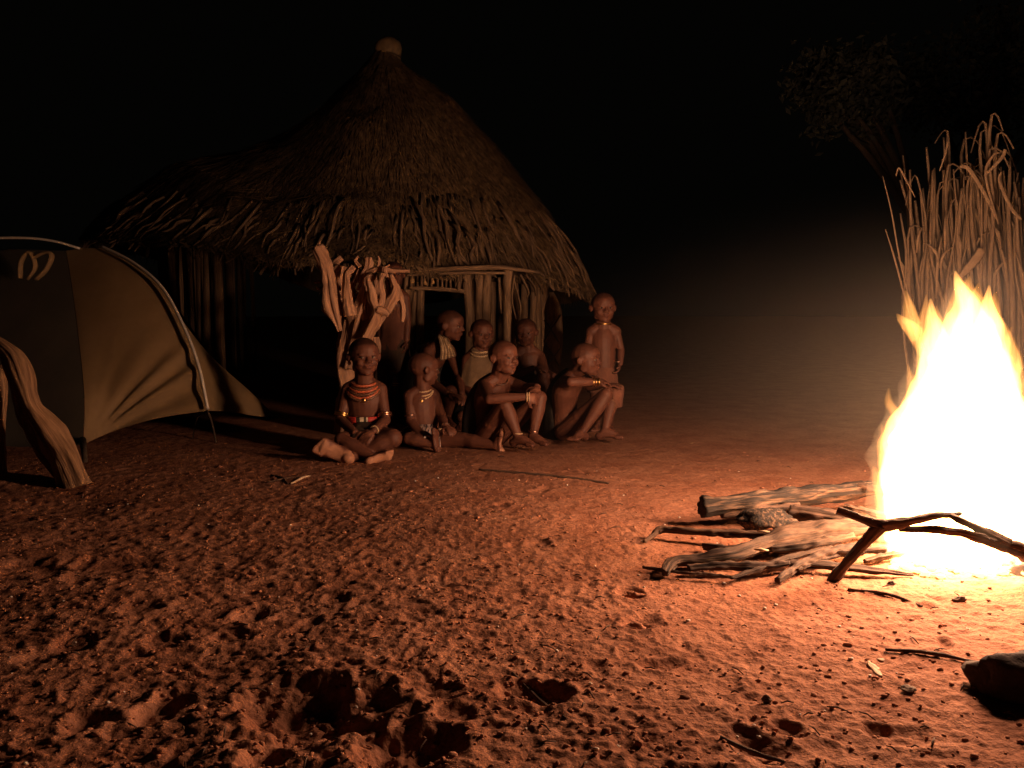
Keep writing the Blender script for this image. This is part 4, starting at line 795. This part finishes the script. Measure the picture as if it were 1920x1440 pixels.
stick('firewood_stick', 'thin stick bridging root branch and forked branch', [(1540, 1040, .03), (1600, 1036, .035), (1660, 1030, .04)], [5, 7, 5], 'log', seed=47)
stick('firewood_stick', 'dark bark shred by the foot of the forked branch', [(1620, 1052, .012), (1660, 1042, .02), (1700, 1036, .02)], [4, 7, 3], 'twig', seed=51)
stick('firewood_stick', 'slender twig trailing in front of the root branch tip', [(1205, 1064, .004), (1280, 1074, .008), (1330, 1078, .006), (1375, 1082, .005)], [3, 3, 4, 2], 'twig', seed=53)
stick('firewood_stick', 'grey stick lying below the root branch on the left', [(1290, 1066, .012), (1340, 1062, .016), (1420, 1062, .018), (1480, 1056, .02)], [6, 9, 9, 5], 'log', seed=57)
for (x, y, l) in ((1434, 996, 'pale wood splinter lying on the thin dark stick'), (1428, 1030, 'pale wood splinter lying on the root branch')):
    tag(MB().add(*tube([G(x - 14, y, .055), G(x, y + 1, .058), G(x + 13, y + 2, .055)], [.002, .006, .002], 6)).obj('wood_splinter', M['pale_wood']), l, 'splinter')
stick('long_twig', 'long straight twig lying on the soil in front of the seated boys', [(898, 880, .012), (990, 888, .014), (1070, 896, .014), (1142, 906, .010)], [2, 3, 3, 2], 'twig', 8, .2, .2, 61, 'twig', grp=None)
tw = [((1100, 1094), (1540, 1096)), ((1590, 1100), (1730, 1132)), ((1660, 1218), (1830, 1244)), ((500, 898), (560, 890)), ((508, 886), (540, 900)), ((545, 900), (582, 888)), ((1350, 1380), (1470, 1420)), ((960, 1255), (1060, 1345))]
tl = [None, 'fine twig on the bright soil in front of the fire', 'dark twig on the soil at the lower right', 'twig of the small heap before the tent, lying flattest', 'darkest twig of the small heap before the tent', 'pale twig at the right of the small heap before the tent', 'buried twig in the bottom right foreground', 'dark root lying in the foreground soil below the seated boys']
for i, ((a, b), l) in enumerate(zip(tw, tl)):
    if not l: continue
    A = onground(*a, .004); B = onground(*b, .004); C_ = (A + B) / 2; C_[2] = gz(C_[0], C_[1]) + .008
    tag(MB().add(*tube([A, C_ + [.01, .01, 0], B], [.004, .006, .003], 7, .2, 4, .3, i, smoothn=9)).obj('twig', M['pale_wood' if i == 5 else 'twig']), l, 'twig', 'loose twigs on the soil')
# stones and chips
def stone(name, px, py, rx, ry, rz, m, label, seed, cat):
    g = onground(px, py); return tag(MB().add(*rock((g[0], g[1], g[2] + rz * .45), (rx, ry, rz), seed)).obj(name, M[m]), label, cat)
stone('hearth_stone', 1925, 1295, .105, .065, .062, 'darkstone', 'dark blocky stone cut by the right edge, below the fire', 3, 'stone')
stone('hearth_stone', 1905, 1080, .035, .03, .03, 'ash', 'ashy lump at the right foot of the flames', 6, 'stone')
stone('pebble', 1672, 1092, .011, .009, .007, 'darkstone', 'small round dark pebble in front of the fire', 8, 'pebble')
stone('pebble', 1704, 1289, .018, .014, .005, 'stone', 'dark pebble at the lower right near the pale chips', 9, 'pebble')
stone('pebble', 1438, 1308, .009, .008, .008, 'stone', 'upright pebble in the middle of the right foreground', 12, 'pebble')
stone('pebble', 1800, 1130, .022, .012, .008, 'stone', 'flat brown fragment on the bright soil before the flames', 14, 'pebble')
stone('wood_chip', 1640, 1248, .009, .034, .003, 'pale_wood', 'larger pale curled wood chip at the lower right', 17, 'chip')
stone('wood_chip', 1654, 1232, .011, .007, .003, 'pale_wood', 'smaller pale chip touching the curled wood chip', 18, 'chip')
stone('clod', 1190, 1165, .028, .016, .014, 'clod', 'dark earth clod in the right foreground, nearer one', 21, 'clod')
stone('clod', 1190, 1106, .028, .015, .012, 'clod', 'dark earth clod left of the firewood tips', 22, 'clod')
stone('white_chip', 585, 1302, .006, .005, .005, 'pale', 'white chip in the big dark hollow of the foreground', 25, 'chip')
# ------------------------------------------------------------ stack of dry stalks at the right
DS = 5.2; rick = empty('stalk_stack', tuple(P(1850, 840, DS)[:2]) + (0,), 'stack of tall dry stalks standing behind the fire', 'stalks')
def build_stalks():
    r = random.Random(4); n = 0
    for i in range(230):
        bx = r.uniform(1725, 2170); Dd = DS + r.uniform(-.15, .55); tx = bx + (bx - 1960) * .14 + r.gauss(0, 14); ty = 372 + 50 * math.sin(bx * .02) - 40 * (bx > 1850) + r.gauss(0, 38); gy = HOR + CAM_H * F_PX / Dd
        A = P(bx, gy, Dd); B = P(tx, ty, Dd + r.uniform(-.05, .1)); w = .5; Mid = A * .5 + B * .5 + np.array([r.gauss(0, .035), r.gauss(0, .03), 0])
        q = A * .2 + B * .8 + np.array([r.gauss(0, .02), 0, 0]); pts = [A, Mid, q, B]; rad = [.014, .013, .011, .007]
        if r.random() < .28:
            s = r.choice((-1, 1)); k = r.uniform(.06, .18); pts += [B + np.array([s * k * .5, -.01, .02]), B + np.array([s * k, -.02, -r.uniform(.04, .2)])]; rad += [.0045, .003]
        MB().add(*tube(pts, np.array(rad) * r.uniform(.55, 1.35), 6, .15, 3, .2, i, smoothn=12)).obj('stalk', M['stalk'], rick)
    for pts, w in [([(1800, 520), (1826, 490), (1842, 468)], .03), ([(1800, 312), (1818, 318), (1850, 370), (1868, 410)], .014),
                   ([(1872, 420), (1848, 330), (1862, 292), (1876, 286)], .009), ([(1915, 412), (1896, 390), (1874, 340), (1878, 322)], .012), ([(1846, 330), (1878, 296), (1885, 280)], .012), ([(1680, 330), (1686, 315), (1700, 340), (1716, 370)], .006), ([(1735, 700), (1700, 570), (1676, 480), (1660, 430)], .006), ([(1725, 640), (1690, 500), (1672, 400), (1655, 330)], .005), ([(1762, 320), (1772, 290), (1778, 264)], .006)]:
        MB().add(*tube([P(x, y, DS - .22) for x, y in pts], [w * .6, w, w * .9, w * .4][:len(pts)], 8, .1, 3, .1, 2, flat=.22, flatdir=(0, 1, 0), smoothn=14)).obj('dry_leaf', M['dryleaf'], rick)
    for i in range(60):
        bx = r.uniform(1700, 2050); y0 = r.uniform(380, 700); Dd = DS + r.uniform(-.22, .1); L = r.uniform(40, 150); s = r.uniform(-30, 30)
        MB().add(*tube([P(bx, y0 + L, Dd), P(bx + s * .3, y0 + L * .4, Dd - .03), P(bx + s, y0, Dd)], [.005, r.uniform(.007, .014), .002], 6, flat=.2, flatdir=(0, 1, 0), smoothn=7)).obj('dry_leaf', M['dryleaf'], rick)
build_stalks()
# ------------------------------------------------------------ trees in the dark
def tree(base_, h, crown_c, crown_r, label, seed, n=5200):
    r = random.Random(seed); e = empty('tree', base_, label, 'tree'); b0 = np.array(base_, float); c = np.asarray(crown_c, float)
    MB().add(*tube([b0 - [0, 0, .1], b0 * .6 + c * .4 + [.1, 0, 0], c], [.16, .11, .05], 12, .3, 5, .2, seed, smoothn=14)).obj('trunk', M['treebark'], e)
    R_ = np.random.RandomState(seed); cl = []
    for i in range(26):
        d = norm(R_.normal(size=3)); q = c + d * np.asarray(crown_r) * R_.uniform(.45, .95); cl.append(q)
        if i < 9: MB().add(*tube([b0 * .45 + c * .55, (b0 * .45 + c * .55 + q) / 2 + [0, 0, .1], q], [.05, .035, .012], 7, .2, 4, .2, i, smoothn=8)).obj('limb', M['treebark'], e)
    cl = np.array(cl); k = R_.randint(0, 26, n); p = cl[k] + R_.normal(size=(n, 3)) * np.asarray(crown_r) * .16; a = R_.normal(size=(n, 3)); a /= np.linalg.norm(a, axis=1)[:, None]; b = np.cross(a, R_.normal(size=(n, 3))); b /= np.linalg.norm(b, axis=1)[:, None]
    l = R_.uniform(.025, .06, n)[:, None]; V = np.stack([p - a * l, p + b * l * .45, p + a * l, p - b * l * .45], 1).reshape(-1, 3)
    o = MB().add(V, [(x, x + 1, x + 2, x + 3) for x in range(0, 4 * n, 4)]).obj('crown', M['leaf'], e, smooth=False); o['kind'] = 'stuff'
tc = P(1580, 180, 8.5); tree((tc[0] + 1.9, tc[1], 0), 3, tc, (.55, .6, .55), 'dim leafy tree in the darkness above the open ground', 3)
tc = P(1830, 150, 9.5); tree((tc[0] + .3, tc[1], 0), 3, tc, (1.2, .9, .8), 'dark leafy tree behind the stalk stack', 5)
# ------------------------------------------------------------ smoke volume added for the veil of glare round the fire
def smoke():
    V, Fc = ball((0, 0, 0), 1.0, None, 24, 14)
    me = MB().add(V, Fc).mesh('smoke'); o = bpy.data.objects.new('smoke', me); COL.objects.link(o); o.location = (2.8, 5.0, .25); o.scale = (3.4, 3.2, 1.45)
    m = bpy.data.materials.new('smoke'); m.use_nodes = True; nt = m.node_tree; N = nt.nodes
    for n in list(N): N.remove(n)
    oo = N.new('ShaderNodeOutputMaterial'); pv = N.new('ShaderNodeVolumePrincipled'); pv.inputs['Color'].default_value = (.85, .78, .70, 1)
    tc = N.new('ShaderNodeTexCoord'); gr = N.new('ShaderNodeTexGradient'); gr.gradient_type = 'QUADRATIC_SPHERE'; mu = N.new('ShaderNodeMath'); mu.operation = 'MULTIPLY'; mu.inputs[1].default_value = SMOKE_DENSITY
    nt.links.new(tc.outputs['Object'], gr.inputs[0]); nt.links.new(gr.outputs['Fac'], mu.inputs[0]); nt.links.new(mu.outputs[0], pv.inputs['Density'])
    nt.links.new(pv.outputs[0], oo.inputs['Volume']); me.materials.append(m); o['kind'] = 'stuff'; tag(o, 'thin smoke added for the glow over the ground behind the campfire', 'smoke')
if SMOKE_DENSITY > 0: smoke()
# ------------------------------------------------------------ smoke-hazed air
if HAZE_DENSITY > 0:
    hv = [(x, y, z) for z in (-1.2, 6.0) for x, y in ((-80, -82), (80, -82), (80, 80), (-80, 80))]
    me = bpy.data.meshes.new('haze'); me.from_pydata(hv, [], [(3, 2, 1, 0), (4, 5, 6, 7), (0, 1, 5, 4), (1, 2, 6, 5), (2, 3, 7, 6), (3, 0, 4, 7)])
    hm = bpy.data.materials.new('haze'); hm.use_nodes = True; nt = hm.node_tree
    for n in list(nt.nodes): nt.nodes.remove(n)
    oo = nt.nodes.new('ShaderNodeOutputMaterial'); pv = nt.nodes.new('ShaderNodeVolumePrincipled'); pv.inputs['Color'].default_value = (.9, .82, .78, 1); pv.inputs['Density'].default_value = HAZE_DENSITY
    nt.links.new(pv.outputs[0], oo.inputs['Volume']); me.materials.append(hm); ho = bpy.data.objects.new('haze', me); COL.objects.link(ho); ho['kind'] = 'stuff'; tag(ho, 'thin smoke haze hanging in the night air', 'haze')
